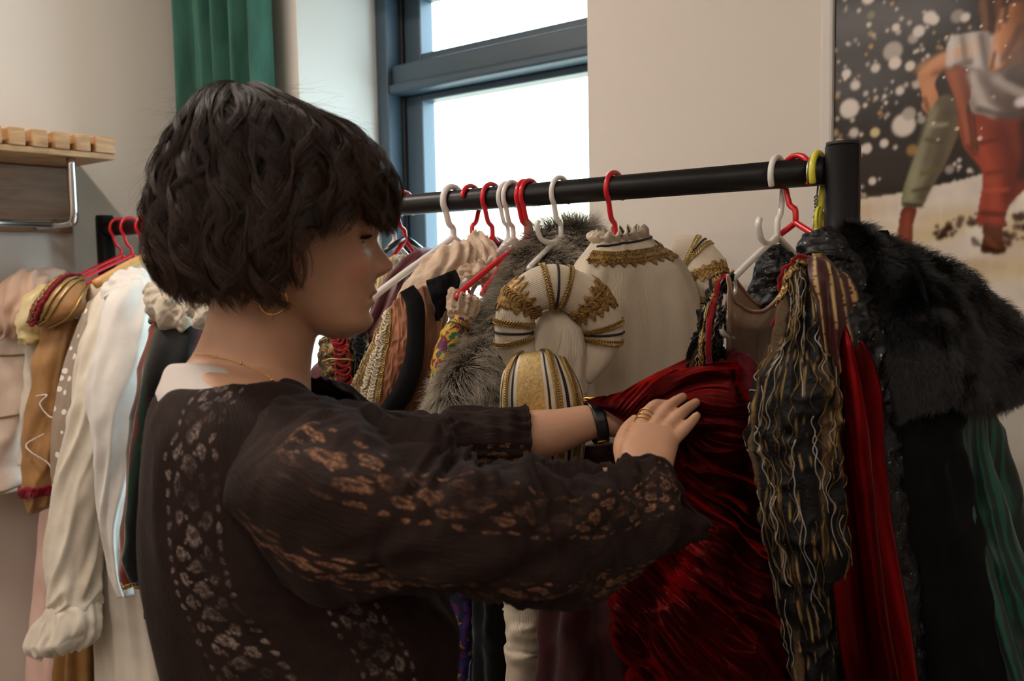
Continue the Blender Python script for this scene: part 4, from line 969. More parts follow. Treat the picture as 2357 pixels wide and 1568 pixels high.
crs = lambda k: (lambda U, V, P: k * crd(U, V, P))
loft('collar', secY([(1768, 572, 1798, 566, 1.25, .008), (1750, 600, 1826, 592, 1.25, .016), (1730, 650, 1834, 640, 1.25, .02), (1716, 690, 1840, 680, 1.25, .022), (1710, 740, 1845, 740, 1.25, .022)]), M_crk, crk, 60, 80, disp=crs(.5))
loft('collar_flap', secY([(1812, 640, 1845, 620, 1.20, .006), (1802, 665, 1842, 655, 1.20, .010), (1796, 690, 1836, 690, 1.20, .008)]), M_crk, crk, 40, 60, disp=crs(.5))
loft('lapel', secY([(1845, 556, 1925, 548, 1.035, .012), (1840, 585, 1950, 575, 1.025, .02), (1852, 605, 1955, 600, 1.02, .018)]), M_crk, crk, 40, 60, disp=crs(.5))

# ---- black and gold lace dress with nude mesh bodice
lace = garment('lace_dress', 1790, 'black and gold lace dress with nude mesh yoke and red satin streamers', 'dress')
t = NT('nude_mesh'); v_ = t.coord('UV'); a = t.node('ShaderNodeTexWave', wave_type='BANDS', bands_direction='Y'); t.l.new(v_, a.inputs['Vector']); a.inputs['Scale'].default_value = 300
t.ps(Base_Color=t.ramp(t.noise(v_, 8, 2), [(.35, S3(176, 146, 122)), (.7, S3(198, 168, 143))]), Roughness=.7, Specular_IOR_Level=.25, Alpha=.78); t.bump(a.outputs['Fac'], .2, .001); M_nude = t.m
yk = [[(1676, 632, -.490), (1690, 690, -.490), (1725, 716, -.492), (1760, 713, -.490), (1800, 672, -.487), (1830, 628, -.484)],
      [(1674, 690, -.484), (1690, 730, -.484), (1720, 752, -.484), (1755, 752, -.484), (1790, 722, -.484), (1815, 690, -.484)],
      [(1671, 760, -.494), (1690, 775, -.494), (1716, 782, -.494), (1742, 782, -.494), (1766, 775, -.494), (1790, 760, -.494)],
      [(1670, 870, -.53), (1690, 875, -.53), (1712, 878, -.53), (1735, 878, -.53), (1755, 875, -.53), (1770, 870, -.53)]]
o, SY = patch('yoke', [[onx(q[0], q[1], q[2] + .030) for q in r] for r in yk], M_nude, lace, 50, 60, wr(.002, (3, 3), .0012, (3, 12)), thick=.0012)
o, SB = patch('back_yoke', [[onx(q[0], q[1], q[2] + .008) for q in r] for r in [[(1684, 622, -.497), (1700, 655, -.505), (1745, 700, -.51), (1790, 690, -.508), (1815, 650, -.5), (1838, 600, -.49)], [(1684, 760, -.497), (1700, 770, -.505), (1745, 775, -.51), (1790, 770, -.508), (1815, 760, -.5), (1830, 740, -.49)], [(1684, 900, -.497), (1700, 900, -.505), (1745, 900, -.51), (1780, 900, -.508), (1800, 900, -.5), (1815, 900, -.49)]]], M_nude, lace, 30, 40, thick=.0012)
M_nudeb = fabric('nude_binding', S3(176, 138, 116), S3(190, 152, 130), 60, .7, bump=.2, bscale=200)
cord('neck_binding', SY, [(0.0, x) for x in np.linspace(0, 1, 12)], .0024, M_nudeb, lace, 60)
cord('back_binding', SB, [(0.0, x) for x in np.linspace(0, 1, 12)], .0022, M_nudeb, lace, 60)
cord('ribbon_bow', SB, [(.30, .55), (.1, .60), (.22, .68), (.02, .70), (.2, .6), (.4, .75)], .0011, M_nudeb, lace, 40, off=.004)
t = NT('black_gold_lace'); t.ps(Base_Color=t.node('ShaderNodeAttribute', attribute_name='col').outputs['Color'], Roughness=.6, Specular_IOR_Level=.2); t.bump(t.noise(t.coord('UV'), 210, 3), .5, .003); M_bgl = t.m
M_gthread = plain('gold_thread', S3(128, 104, 64), .35, .75); M_sthread = plain('silver_cord', S3(176, 170, 164), .45, .3)
M_redvel = fabric('red_velvet', S3(110, 8, 18), S3(140, 14, 26), 60, .8, .4, .2, bump=.3, bscale=200)
def blackgold(seed):
    def f(U, V, P):
        n = fbm(P3(V * 16, U * 3.2, seed), seed, 3); st = np.abs(np.sin(V * 2 * pi * 15 + 3.0 * vn(P3(U * 6, V * 5, 1), seed)))
        c = np.empty(U.shape + (3,)); c[:] = S3(10, 10, 12)
        m = sstep(.55, .85, n)[..., None]; c = c * (1 - m) + np.array(S3(84, 66, 46)) * m
        g = (sstep(.965, .995, st) * sstep(-.1, .4, vn(P3(U * 30, V * 30, 3), seed + 2)))[..., None]; c = c * (1 - g) + np.array(S3(150, 122, 74)) * g
        return c
    return f
def bgd(U, V, P): return .007 * fbm(P3(U * 6, V * 5, 2), 5) + .006 * ridge(P3(U * 5, V * 12, 1), 3) + .003 * ridge(P3(U * 30, V * 24, 4), 11)
def threads(S, n, vr, parent, seed, ur=(0, 1), wig=.012, rr=(.00035, .00065)):
    g = np.random.default_rng(seed)
    for mt, nm, q in ((M_gthread, 'gold_thread', n), (M_sthread, 'silver_thread', n // 2)):
        parts = []
        for k in range(q):
            v0 = g.uniform(*vr); a = g.uniform(ur[0], ur[1] - .25); b = min(ur[1], a + g.uniform(.05, .2)); m = int((b - a) * 260) + 12
            u = np.linspace(a, b, m); ph = g.uniform(0, 6.28)
            v = v0 + .02 * np.sin(u * 9 + ph) + wig * np.sin(u * g.uniform(60, 130) + ph) * g.uniform(.25, 1) + .008 * vn(P3(u * 40, ph, 0), k)
            parts.append(tubemesh(S.pt(u, v, .0014), g.uniform(*rr), 4))
        v, f = merge(parts); o = meshobj(nm, v, f, mt, parent); o['kind'] = 'stuff'
slv, S = loft('sleeve', secY([(1842, 606, 1880, 600, 1.005, .010), (1834, 660, 1885, 640, .99, .022), (1812, 740, 1902, 720, .98, .032), (1776, 830, 1912, 820, .975, .040), (1738, 930, 1920, 920, .97, .048), (1728, 1000, 1926, 1000, .97, .046), (1758, 1090, 1932, 1090, .97, .044), (1766, 1200, 1940, 1200, .97, .042),
                     (1792, 1320, 1946, 1320, .975, .038), (1822, 1440, 1955, 1440, .98, .034), (1830, 1568, 1965, 1568, .985, .034), (1830, 2000, 1990, 2000, 1.0, .04)]), M_bgl, lace, 260, 170, disp=bgd, colf=blackgold(3))
threads(S, 90, (0.0, .52), slv, 5)
gimp('edge_loops', S, [(.06, .02), (.12, .0), (.2, -.005), (.27, 0)], .004, M_blackcord, slv, 16, .0012, rows=1)
t_ = np.linspace(.02, .2, 14)
cord('red_ribbon', S, [(.015, .35), (.06, .22), (.10, .13), (.16, .06), (.2, .04)], .0045, M_redvel, slv, 60, .001, 8, flat=.4)
gimp('gold_braid', S, [(.015, .44), (.05, .32), (.10, .20), (.16, .10), (.21, .07)], .0035, M_braid, slv, 34, .0009, .003, rows=2)
stp, S = loft('strap', secY([(1670, 634, 1682, 628, 1.04, .005), (1640, 690, 1662, 684, 1.03, .010), (1612, 750, 1654, 750, 1.03, .014), (1592, 820, 1650, 820, 1.05, .018), (1570, 900, 1668, 900, 1.09, .024), (1575, 1000, 1668, 1000, 1.10, .024)]), M_bgl, lace, 120, 90, disp=bgd, colf=blackgold(8))
threads(S, 30, (0.0, .5), stp, 9)
cord('red_ribbon', S, [(.02, .28), (.3, .30), (.6, .34), (.8, .34)], .0042, M_redvel, stp, 60, .001, 8, flat=.4)
gimp('gold_braid', S, [(.02, .24), (.3, .255), (.6, .29), (.8, .29)], .003, M_braid, stp, 30, .0009, .003, rows=2)
gimp('black_beads', S, [(.02, .36), (.3, .385), (.6, .42), (.8, .43)], .003, M_blackcord, stp, 34, .0012, .003, rows=1)
# burgundy sheer over-sleeve with gold stripes, red satin streamers
def stripes(U, V, P):
    c = np.empty(U.shape + (3,)); c[:] = S3(62, 24, 22); n = fbm(P3(U * 5, V * 9, 0), 3)[..., None]; c = c * (1 + .3 * n)
    s = sstep(.90, .97, np.abs(np.sin(V * 2 * pi * 5.0 + .6 * np.sin(U * 4))))[..., None] * (vn(P3(U * 120, V * 40, 0), 4)[..., None] > -.4); c = c * (1 - s) + np.array(S3(176, 146, 92)) * s
    b = sstep(.35, .6, vn(P3(V * 11, U * 2, 3), 6))[..., None]; return c * (1 - .6 * b) + np.array(S3(20, 16, 16)) * .6 * b
M_sheer = vmat('sheer_burgundy', .5, bump=.25, bscale=200, spec=.4)
loft('over_sleeve', secY([(1862, 606, 1905, 600, 1.0, .014), (1868, 640, 1942, 636, .992, .028), (1882, 700, 1962, 710, .988, .036), (1900, 770, 1966, 790, .99, .036), (1915, 860, 1968, 880, 1.0, .03), (1925, 930, 1962, 940, 1.01, .02)]), M_sheer, lace, 110, 140, disp=wr(.004, (4, 5), .0045, (5, 14)), colf=stripes)
t = NT('red_satin'); hv = t.coord('UV', (1, .05, 1))
t.ps(Base_Color=t.ramp(t.noise(hv, 60, 3), [(.35, S3(64, 3, 6)), (.7, S3(140, 9, 12))]), Roughness=.26, Specular_IOR_Level=.5, Metallic=.9); t.bump(t.noise(hv, 240, 2), .12, .001); M_satin = t.m
loft('satin_streamer', secY([(1900, 690, 1922, 686, 1.02, .004), (1906, 740, 1944, 734, 1.005, .008), (1910, 810, 1950, 790, .985, .016), (1922, 900, 1972, 900, .985, .026), (1932, 1050, 1996, 1050, .99, .03), (1942, 1200, 2022, 1200, .995, .032), (1950, 1400, 2054, 1400, 1.0, .036), (1962, 1568, 2082, 1568, 1.01, .038), (1980, 2000, 2140, 2000, 1.03, .045)]), M_satin, lace, 120, 110, disp=wr(.006, (4, 4), .010, (3, 7), fold=.014, nf=6))

# ---- dark red organza gown gathered up in the hands
org = garment('organza_gown', 1700, 'shimmering dark red organza gown gathered up in folds by both hands', 'gown', X=-.60)
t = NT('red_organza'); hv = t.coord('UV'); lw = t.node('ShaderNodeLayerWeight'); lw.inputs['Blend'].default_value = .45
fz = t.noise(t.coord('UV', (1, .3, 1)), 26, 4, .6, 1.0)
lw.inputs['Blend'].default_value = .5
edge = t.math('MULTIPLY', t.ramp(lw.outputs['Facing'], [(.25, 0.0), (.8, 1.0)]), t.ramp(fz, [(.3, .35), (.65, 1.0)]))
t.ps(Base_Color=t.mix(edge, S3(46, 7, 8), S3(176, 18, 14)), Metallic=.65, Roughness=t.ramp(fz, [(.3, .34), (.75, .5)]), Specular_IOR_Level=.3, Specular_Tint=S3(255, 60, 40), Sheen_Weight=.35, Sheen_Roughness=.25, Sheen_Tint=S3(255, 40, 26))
rg_ = t.node('ShaderNodeTexNoise', noise_type='RIDGED_MULTIFRACTAL'); t.l.new(t.coord('UV', (1, .4, 1), (0, 0, .5)), rg_.inputs['Vector']); rg_.inputs['Scale'].default_value = 9; rg_.inputs['Detail'].default_value = 4; rg_.inputs['Roughness'].default_value = .55; rg_.inputs['Distortion'].default_value = .5
fn = t.noise(t.coord('UV', (1, 1, 1)), 300, 3)
t.bump(t.math('ADD', rg_.outputs['Fac'], t.math('MULTIPLY', fn, .10)), .35, .010); M_org = t.m
def orgd(s, a=.012, dirn=(.8, 0, .6), kx=30.0, ky=5.0):
    dv_ = nrm(np.array(dirn)); 
    def f(U, V, P):
        wob = .05 * np.stack([vn(P * 6, s + 1), vn(P * 6 + 5, s + 2), vn(P * 6 + 9, s + 3)], -1); Q = P + wob
        al = Q @ dv_; x2 = Q @ nrm(np.cross(dv_, VIEW)); 
        def cr(sc, sd, k): return (1 - np.abs(vn(P3(x2 * kx * sc, al * ky * sc, sd * 1.7), sd))) ** k
        big = fbm(P * 7 + 3, s + 20, 2)
        return a * (1.3 * (cr(1, s, 1.5) - .55) + .65 * (cr(2.3, s + 5, 1.6) - .5) + .22 * (cr(5.2, s + 9, 1.6) - .5) + .9 * big)
    return f
rows = [[(1352, 921, 1.142), (1430, 899, 1.15), (1500, 857, 1.165), (1580, 822, 1.175), (1652, 802, 1.155), (1702, 830, 1.14), (1738, 884, 1.12)],
        [(1372, 934, 1.137), (1440, 925, 1.132), (1510, 895, 1.13), (1585, 862, 1.12), (1650, 850, 1.105), (1695, 872, 1.09), (1736, 920, 1.09)],
        [(1402, 950, 1.137), (1450, 952, 1.128), (1515, 945, 1.122), (1590, 930, 1.108), (1650, 920, 1.09), (1690, 932, 1.08), (1730, 962, 1.08)],
        [(1442, 980, 1.140), (1478, 995, 1.132), (1530, 1005, 1.125), (1595, 1005, 1.115), (1650, 995, 1.10), (1690, 1000, 1.09), (1732, 1010, 1.085)],
        [(1452, 1030, 1.15), (1490, 1050, 1.15), (1540, 1060, 1.145), (1600, 1070, 1.135), (1655, 1070, 1.12), (1695, 1070, 1.11), (1745, 1070, 1.10)]]
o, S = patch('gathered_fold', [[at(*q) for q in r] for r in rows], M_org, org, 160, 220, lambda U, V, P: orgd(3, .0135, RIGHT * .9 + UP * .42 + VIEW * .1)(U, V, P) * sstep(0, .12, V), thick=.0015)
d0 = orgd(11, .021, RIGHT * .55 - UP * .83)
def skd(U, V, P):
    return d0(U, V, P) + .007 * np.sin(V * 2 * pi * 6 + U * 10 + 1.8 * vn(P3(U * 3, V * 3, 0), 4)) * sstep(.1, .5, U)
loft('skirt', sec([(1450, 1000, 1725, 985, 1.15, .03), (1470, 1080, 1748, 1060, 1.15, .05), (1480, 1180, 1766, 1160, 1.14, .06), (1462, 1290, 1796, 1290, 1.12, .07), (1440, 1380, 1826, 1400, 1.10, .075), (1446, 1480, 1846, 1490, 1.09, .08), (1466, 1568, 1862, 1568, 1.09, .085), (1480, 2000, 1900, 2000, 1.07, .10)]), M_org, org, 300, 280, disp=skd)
M_dkred = fabric('dark_burgundy_lining', S3(40, 9, 12), S3(58, 13, 16), 30, .6, .2, .3, bump=.3)
loft('underskirt', sec([(1326, 1030, 1500, 1010, 1.26, .02), (1316, 1100, 1520, 1100, 1.26, .03), (1290, 1250, 1520, 1250, 1.25, .04), (1258, 1380, 1500, 1380, 1.24, .05), (1244, 1568, 1500, 1568, 1.23, .055), (1230, 2000, 1500, 2000, 1.2, .06)]), M_dkred, org, 90, 90, disp=wr(.006, (5, 6), .004, (8, 12), fold=.01, nf=7))
loft('shoulder_roll', sec([(1660, 826, 1690, 824, 1.15, .012), (1670, 836, 1722, 842, 1.14, .02), (1690, 858, 1740, 872, 1.125, .022), (1700, 900, 1742, 915, 1.115, .018), (1705, 950, 1735, 950, 1.11, .012)]), fabric('red_pile_trim', S3(78, 14, 24), S3(104, 22, 32), 60, .85, .4, .2, bump=.6, bscale=160), org, 60, 60, disp=wr(.002, (6, 6), .002, (20, 16)))

# ---- cream doublet with gold braid and padded shoulder rolls
dbl = garment('doublet', 1415, 'cream moire doublet with gold braid and padded shoulder rolls, on the lone red hanger', 'doublet')
XD = -.735
bd, S = loft('bodice', secX([(1376, 556, XD, 1474, 536, XD, .028), (1350, 596, XD, 1506, 568, XD, .04), (1332, 640, XD, 1556, 606, XD, .052), (1310, 700, XD, 1586, 680, XD, .058), (1315, 780, XD, 1586, 770, XD, .06), (1322, 880, XD, 1576, 880, XD, .06), (1325, 1000, XD, 1568, 1000, XD, .058), (1322, 1200, XD, 1560, 1200, XD, .055)]), M_cream, dbl, 110, 90, 2.2, disp=wr(.003, (4, 4), .0022, (3, 20), fold=.0022, nf=14))
rf, SR = loft('ruffle', secX([(1378, 562, XD, 1478, 542, XD, .030), (1372, 545, XD, 1470, 528, XD, .034), (1384, 540, XD, 1462, 522, XD, .03)]), M_cream, dbl, 30, 120, 2.2, disp=lambda U, V, P: .0045 * np.sin(V * 2 * pi * 17 + 2 * vn(P3(V * 9, 0, 0), 2)) * (.4 + U), cap=False, thick=.0015)
cord('black_piping', S, [(.045, x) for x in np.linspace(.02, .48, 10)], .0019, M_blackcord, bd, 60, .001)
def lacestrip(name, S, u0, u1, v0, v1, parent, seed=1, n=70, slope=0.0, bend=0.0):
    """a flat strip of heavy gold lace with a ragged picot edge, standing off the cloth"""
    a = np.linspace(0, 1, n); b = np.linspace(0, 1, 14); A, B = np.meshgrid(a, b, indexing='ij')
    e0 = .14 * np.sign(np.sin(a * n * .9)) * .5 + .12 * vn(P3(a * 26, seed, 0), seed); e1 = .16 * np.sin(a * n * 1.1) + .12 * vn(P3(a * 26, seed, 5), seed)
    Bv = (B + (1 - B) * -e0[:, None] + B * e1[:, None])
    u = u0 + (u1 - u0) * Bv + slope * A + bend * np.sin(A * pi); v = v0 + (v1 - v0) * A
    P = S.pt(u, v, .0016 + .0012 * np.abs(vn(P3(A * 60, B * 9, seed), 3)))
    o = meshobj(name, P.reshape(-1, 3), gridfaces(n, 14), M_lace, parent, uv=uvgrid(P)); m = o.modifiers.new('solid', 'SOLIDIFY'); m.thickness = .0015; m.offset = 0; return o
lacestrip('gold_lace', S, .085, .185, .02, .49, bd, 2, 90, bend=.05)
gimp('gold_braid', S, [(.10 + .045 * math.sin(x * pi / .49), x) for x in np.linspace(.02, .47, 10)], .0035, M_lace, bd, 44, .0010, .003, rows=2)
gimp('gold_braid', S, [(.16 + .05 * math.sin(x * pi / .49), x) for x in np.linspace(.02, .47, 10)], .0035, M_lace, bd, 44, .0010, .003, rows=2)
def roll(name, path, rad, d, bands, patches, gm=M_cream, nu=110, nv=60, flat=.8):
    p = spl([at(x, y, dd) for x, y, dd in path], nu); r = spl([[q] for q in rad], nu)[:, 0]
    T = nrm(np.gradient(p, axis=0)); Bv = nrm(CAM - p); Bv = nrm(Bv - T * (Bv * T).sum(1, keepdims=True)); Nv = np.cross(T, Bv)
    th = np.arange(nv) / nv * 2 * pi
    P = p[:, None] + r[:, None, None] * (np.cos(th)[None, :, None] * Nv[:, None] + flat * np.sin(th)[None, :, None] * Bv[:, None])
    S = Surf(P, True); U, V = np.meshgrid(np.linspace(0, 1, nu), np.arange(nv) / nv, indexing='ij')
    P = P + S.N * (.0012 * ridge(P3(U * 12, V * 3, 0), 4) + .002 * fbm(P3(U * 4, V * 3, 0), 2))[..., None]
    f = gridfaces(nu, nv, True).tolist() + [list(range(nv))[::-1], [(nu - 1) * nv + j for j in range(nv)]]
    o = meshobj(name, P.reshape(-1, 3), f, gm, dbl, uv=uvgrid(P)); S = Surf(P, True)
    vs = np.linspace(-.04, .54, 14)
    for u in bands:
        cord('black_piping', S, [(u, x) for x in vs], .0017, M_blackcord, o, 50, .0008)
        for du in (-.036, .036): gimp('gold_braid', S, [(u + du, x) for x in vs], .0036, M_braid, o, 26, .0010, .002, rows=2)
    for u0, u1, sd in patches: 
        lacestrip('gold_lace', S, u0, u1, -.02, .52, o, sd, 46)
        gimp('gold_braid', S, [((u0 + u1) / 2, x) for x in vs], .006, M_lace, o, 20, .0011, .003, rows=2)
    return o, S
roll('shoulder_roll', [(1205, 838, 1.235), (1180, 770, 1.22), (1200, 692, 1.215), (1276, 656, 1.215), (1352, 688, 1.225), (1388, 752, 1.235), (1380, 815, 1.245), (1348, 876, 1.255)], [.022, .0265, .0285, .029, .029, .0275, .022, .010], 1.2, (.155, .435, .745), ((.235, .325, 3), (.545, .64, 5)))
roll('shoulder_roll', [(1548, 578, 1.60), (1600, 590, 1.59), (1630, 640, 1.575), (1622, 700, 1.565), (1602, 770, 1.555)], [.028, .037, .036, .030, .020], 1.6, (.24, .78), ((.42, .56, 7),), nu=70)
sl, S2 = loft('sleeve', sec([(1240, 712, 1318, 712, 1.255, .02), (1226, 750, 1340, 752, 1.25, .03), (1216, 800, 1350, 806, 1.25, .034), (1208, 850, 1352, 866, 1.255, .036), (1210, 930, 1350, 930, 1.265, .036), (1215, 1060, 1340, 1060, 1.27, .034)]), M_cream, dbl, 70, 70, disp=wr(.003, (3, 3), .002, (5, 12)))
cord('seam', S2, [(.05, .27), (.3, .26), (.5, .22)], .0007, M_cream, sl, 40, .0008)
def stripecol(U, V, P):
    x = V * 1.0; c = np.empty(U.shape + (3,)); c[:] = S3(212, 200, 180)
    s = -np.cos(V * 2 * pi); front = V < .5
    def put(a, b, col): 
        m = (s > a) & (s < b) & front; c[m] = S3(*col)
    put(-.62, .02, (196, 166, 106)); put(.52, .60, (20, 20, 28)); put(.11, .17, (20, 20, 28)); put(.66, .86, (190, 160, 100)); put(.9, .94, (20, 20, 28)); put(-.76, -.70, (20, 20, 28)); put(-.99, -.96, (20, 20, 28))
    g = (s > -.62) & (s < .02) & front; c[g] *= (1 + .35 * vn(P3(U[g] * 160, V[g] * 160, 0), 3))[:, None]
    return c
t = NT('brocade_stripes'); ac = t.node('ShaderNodeAttribute', attribute_name='col').outputs['Color']; t.ps(Base_Color=ac, Roughness=.45, Specular_IOR_Level=.4, Sheen_Weight=.1); t.bump(t.noise(t.coord('UV'), 380, 2), .35, .001); M_str = t.m
ls, S3_ = loft('cuff', sec([(1196, 820, 1276, 820, 1.225, .012), (1166, 845, 1316, 850, 1.215, .03), (1156, 890, 1342, 900, 1.215, .036), (1157, 960, 1352, 960, 1.225, .036), (1170, 1050, 1345, 1050, 1.235, .034), (1180, 1150, 1335, 1150, 1.24, .032), (1185, 1300, 1330, 1300, 1.25, .03)]), M_str, dbl, 120, 320, disp=wr(.002, (3, 3), .001, (4, 8)), colf=stripecol)
vx = lambda s: math.acos(-s) / (2 * pi)
for s in (.345, -.86): gimp('gold_braid', S3_, [(.03, vx(s * .8)), (.2, vx(s)), (.5, vx(s)), (1, vx(s))], .0042, M_braid, ls, 70, .0011, .0022, rows=2)
gimp('gold_braid', S3_, [(.12, vx(.76)), (.4, vx(.76)), (1, vx(.76))], .0036, M_braid, ls, 60, .0010, .0022, rows=2)
loft('tunic_skirt', sec([(1180, 1280, 1262, 1280, 1.30, .02), (1163, 1380, 1264, 1376, 1.30, .025), (1164, 1470, 1256, 1470, 1.30, .03), (1168, 1568, 1248, 1568, 1.30, .03), (1170, 2000, 1250, 2000, 1.3, .03)]), M_cream, dbl, 70, 50, disp=wr(.004, (8, 3), .003, (14, 5)))

# ---- grey fur coat
gf = garment('fur_coat', 1290, 'shaggy grey faux fur coat between the cream doublet and floral sleeve', 'coat')
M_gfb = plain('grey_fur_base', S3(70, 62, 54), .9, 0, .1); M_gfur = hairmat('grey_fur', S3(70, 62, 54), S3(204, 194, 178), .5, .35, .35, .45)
o, S = loft('coat_body', sec([(1330, 560, 1384, 552, 1.56, .02), (1222, 584, 1376, 580, 1.50, .035), (1172, 630, 1365, 630, 1.46, .045), (1126, 695, 1345, 700, 1.42, .05), (1078, 775, 1300, 780, 1.39, .052), (1036, 855, 1260, 860, 1.36, .052), (1006, 920, 1235, 930, 1.34, .05), (1004, 990, 1225, 990, 1.34, .05), (1000, 1100, 1220, 1100, 1.35, .05)]), M_gfb, gf, 80, 80, disp=lambda U, V, P: .008 * fbm(P3(U * 9, V * 7, 0), 5) + .006 * ridge(P3(U * 5 + V * 2, V * 6, 0), 3))
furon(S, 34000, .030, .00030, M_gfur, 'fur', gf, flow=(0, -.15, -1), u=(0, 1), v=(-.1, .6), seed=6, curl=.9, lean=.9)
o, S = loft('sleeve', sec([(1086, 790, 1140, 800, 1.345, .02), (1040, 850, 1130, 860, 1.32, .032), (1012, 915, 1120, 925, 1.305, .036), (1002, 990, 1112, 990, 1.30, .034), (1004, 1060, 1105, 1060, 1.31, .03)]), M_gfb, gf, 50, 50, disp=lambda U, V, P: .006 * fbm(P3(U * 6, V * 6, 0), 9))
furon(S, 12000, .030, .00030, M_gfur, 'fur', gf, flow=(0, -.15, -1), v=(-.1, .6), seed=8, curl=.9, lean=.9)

# ---- floral sleeve with cream ruffle
fl = garment('floral_dress', 1220, 'bright floral print dress with a cream ruffle cuff, left of the grey fur', 'dress')
def floral(pal, seed, sc=9, ratio=1.0):
    pal = np.array([S3(*p) for p in pal])
    def f(U, V, P):
        q = P * sc * 10; n1 = vn(q + .8 * vn(q * 1.7, seed)[..., None], seed); n2 = vn(q * 1.3 + 7, seed + 1); n3 = vn(q * 2.1 + 3, seed + 2)
        i = np.zeros(U.shape, int); i[n1 > .15] = 1; i[n2 > .25] = 2; i[(n1 < -.3) & (n3 > 0)] = 3; i[np.abs(n2 - .1) < .05] = 4
        return pal[np.minimum(i, len(pal) - 1)]
    return f
M_flo = vmat('floral_print', .6, bump=.15, bscale=150)
loft('sleeve', sec([(1046, 716, 1078, 738, 1.36, .012), (1018, 768, 1066, 792, 1.35, .022), (1000, 830, 1046, 850, 1.345, .024), (990, 890, 1026, 905, 1.345, .024), (986, 960, 1012, 960, 1.35, .022), (985, 1150, 1010, 1150, 1.36, .02)]), M_flo, fl, 160, 120, disp=wr(.003, (5, 4), .002, (8, 8)), colf=floral([(196, 160, 44), (118, 28, 40), (96, 44, 84), (30, 90, 60), (160, 120, 40)], 4))
M_ruf = fabric('cream_crepe', S3(176, 150, 130), S3(204, 182, 160), 30, .8, .2, .2, bump=.6, bscale=90)
loft('ruffle_cuff', sec([(1045, 664, 1092, 690, 1.37, .018), (1036, 680, 1102, 700, 1.37, .026), (1030, 712, 1092, 735, 1.365, .024), (1040, 735, 1082, 752, 1.36, .016)]), M_ruf, fl, 40, 90, disp=lambda U, V, P: .0055 * np.sin(V * 2 * pi * 12 + 3 * vn(P3(V * 8, U * 3, 0), 2)) * sstep(.9, .2, U) + .002 * ridge(P3(U * 12, V * 30, 0), 3))
o, S = loft('cuff_band', sec([(1038, 738, 1080, 752, 1.355, .018), (1034, 748, 1078, 764, 1.353, .02)]), M_lace, fl, 8, 40)
gimp('gold_braid', S, [(.5, x) for x in np.linspace(0, .5, 10)], .003, M_braid, fl, 16, .0009, .002, rows=2)

# ---- peach velvet jacket with black velvet edge and looped braid
pj = garment('velvet_jacket', 1180, 'peach velvet jacket with white looped braid and broad black velvet edging', 'jacket')
def jcol(U, V, P):
    c = np.empty(U.shape + (3,)); n = fbm(P3(U * 9, V * 6, 0), 3)
    c[:] = S3(150, 98, 70); c *= (1 + .35 * n)[..., None]
    m = V < .50; c[m] = S3(196, 180, 150); g = m & (vn(P3(U * 90, V * 40, 0), 5) > .45); c[g] = S3(170, 136, 66)
    e = (V > .47) & (V < .53); c[e] = S3(130, 104, 56); return c
M_jk = vmat('velvet_and_brocade', .62, bump=.7, bscale=110, sheen=.2)
rows = [[(888, 716, 1.39), (893, 710, 1.388), (901, 704, 1.386), (912, 690, 1.385), (928, 666, 1.39)],
        [(858, 785, 1.375), (872, 782, 1.37), (892, 778, 1.366), (918, 772, 1.366), (950, 764, 1.375)],
        [(824, 855, 1.36), (845, 854, 1.355), (880, 852, 1.352), (910, 850, 1.354), (945, 848, 1.365)],
        [(796, 915, 1.35), (825, 918, 1.345), (870, 920, 1.343), (895, 922, 1.346), (918, 925, 1.355)],
        [(776, 965, 1.35), (812, 970, 1.345), (862, 972, 1.343), (884, 972, 1.346), (900, 972, 1.355)],
        [(760, 1060, 1.35), (800, 1060, 1.345), (850, 1060, 1.343), (875, 1060, 1.346), (895, 1060, 1.355)]]
jf, S = patch('front_panel', [[at(*q) for q in r] for r in rows], M_jk, pj, 140, 120, wr(.003, (6, 3), .0015, (20, 14)), thick=.006, colf=jcol)
M_wcord = fabric('ivory_cord', S3(206, 192, 168), S3(222, 210, 188), 60, .7, bump=.3, bscale=300)
for v in (.30, .40): gimp('looped_braid', S, [(0.02, v), (.3, v), (.6, v), (.85, v)], .0048, M_wcord, jf, 36, .0017, .002, rows=1)
gimp('gold_braid', S, [(0.02, .50), (.3, .50), (.6, .5), (.85, .5)], .003, M_braid, jf, 60, .001, .002, rows=2)
for v in (.06, .14, .22): gimp('gold_sprig', S, [(0.05, v), (.3, v + .02), (.6, v - .02), (.85, v)], .003, M_braid, jf, 34, .0006, .0014, rows=1)
def strip(name, pts, w, m, parent, th=.006, n=60):
    """flat band along 3D points, facing the viewer"""
    p = spl([at(*q) for q in pts], n); T = nrm(np.gradient(p, axis=0)); B = nrm(np.cross(T, CAM - p)); w = spl([[q] for q in (w if isinstance(w, (list, tuple)) else [w] * len(pts))], n)
    P = np.stack([p - B * w, p - B * w * .33, p + B * w * .33, p + B * w], 1); P[:, 1:3] += nrm(CAM - p)[:, None] * th * .4
    o = meshobj(name, P.reshape(-1, 3), gridfaces(n, 4), m, parent, uv=uvgrid(P)); md = o.modifiers.new('solid', 'SOLIDIFY'); md.thickness = th; md.offset = -1; return o
strip('velvet_edging', [(936, 664, 1.375), (955, 700, 1.368), (958, 760, 1.36), (952, 830, 1.35), (932, 895, 1.342), (896, 950, 1.336), (860, 1000, 1.335)], [.012, .014, .0135, .0145, .016, .016, .016], M_blackvel, pj, .007)
M_peach = fabric('peach_lining', S3(112, 76, 56), S3(156, 112, 84), 12, .8, .25, .2, bump=.35)
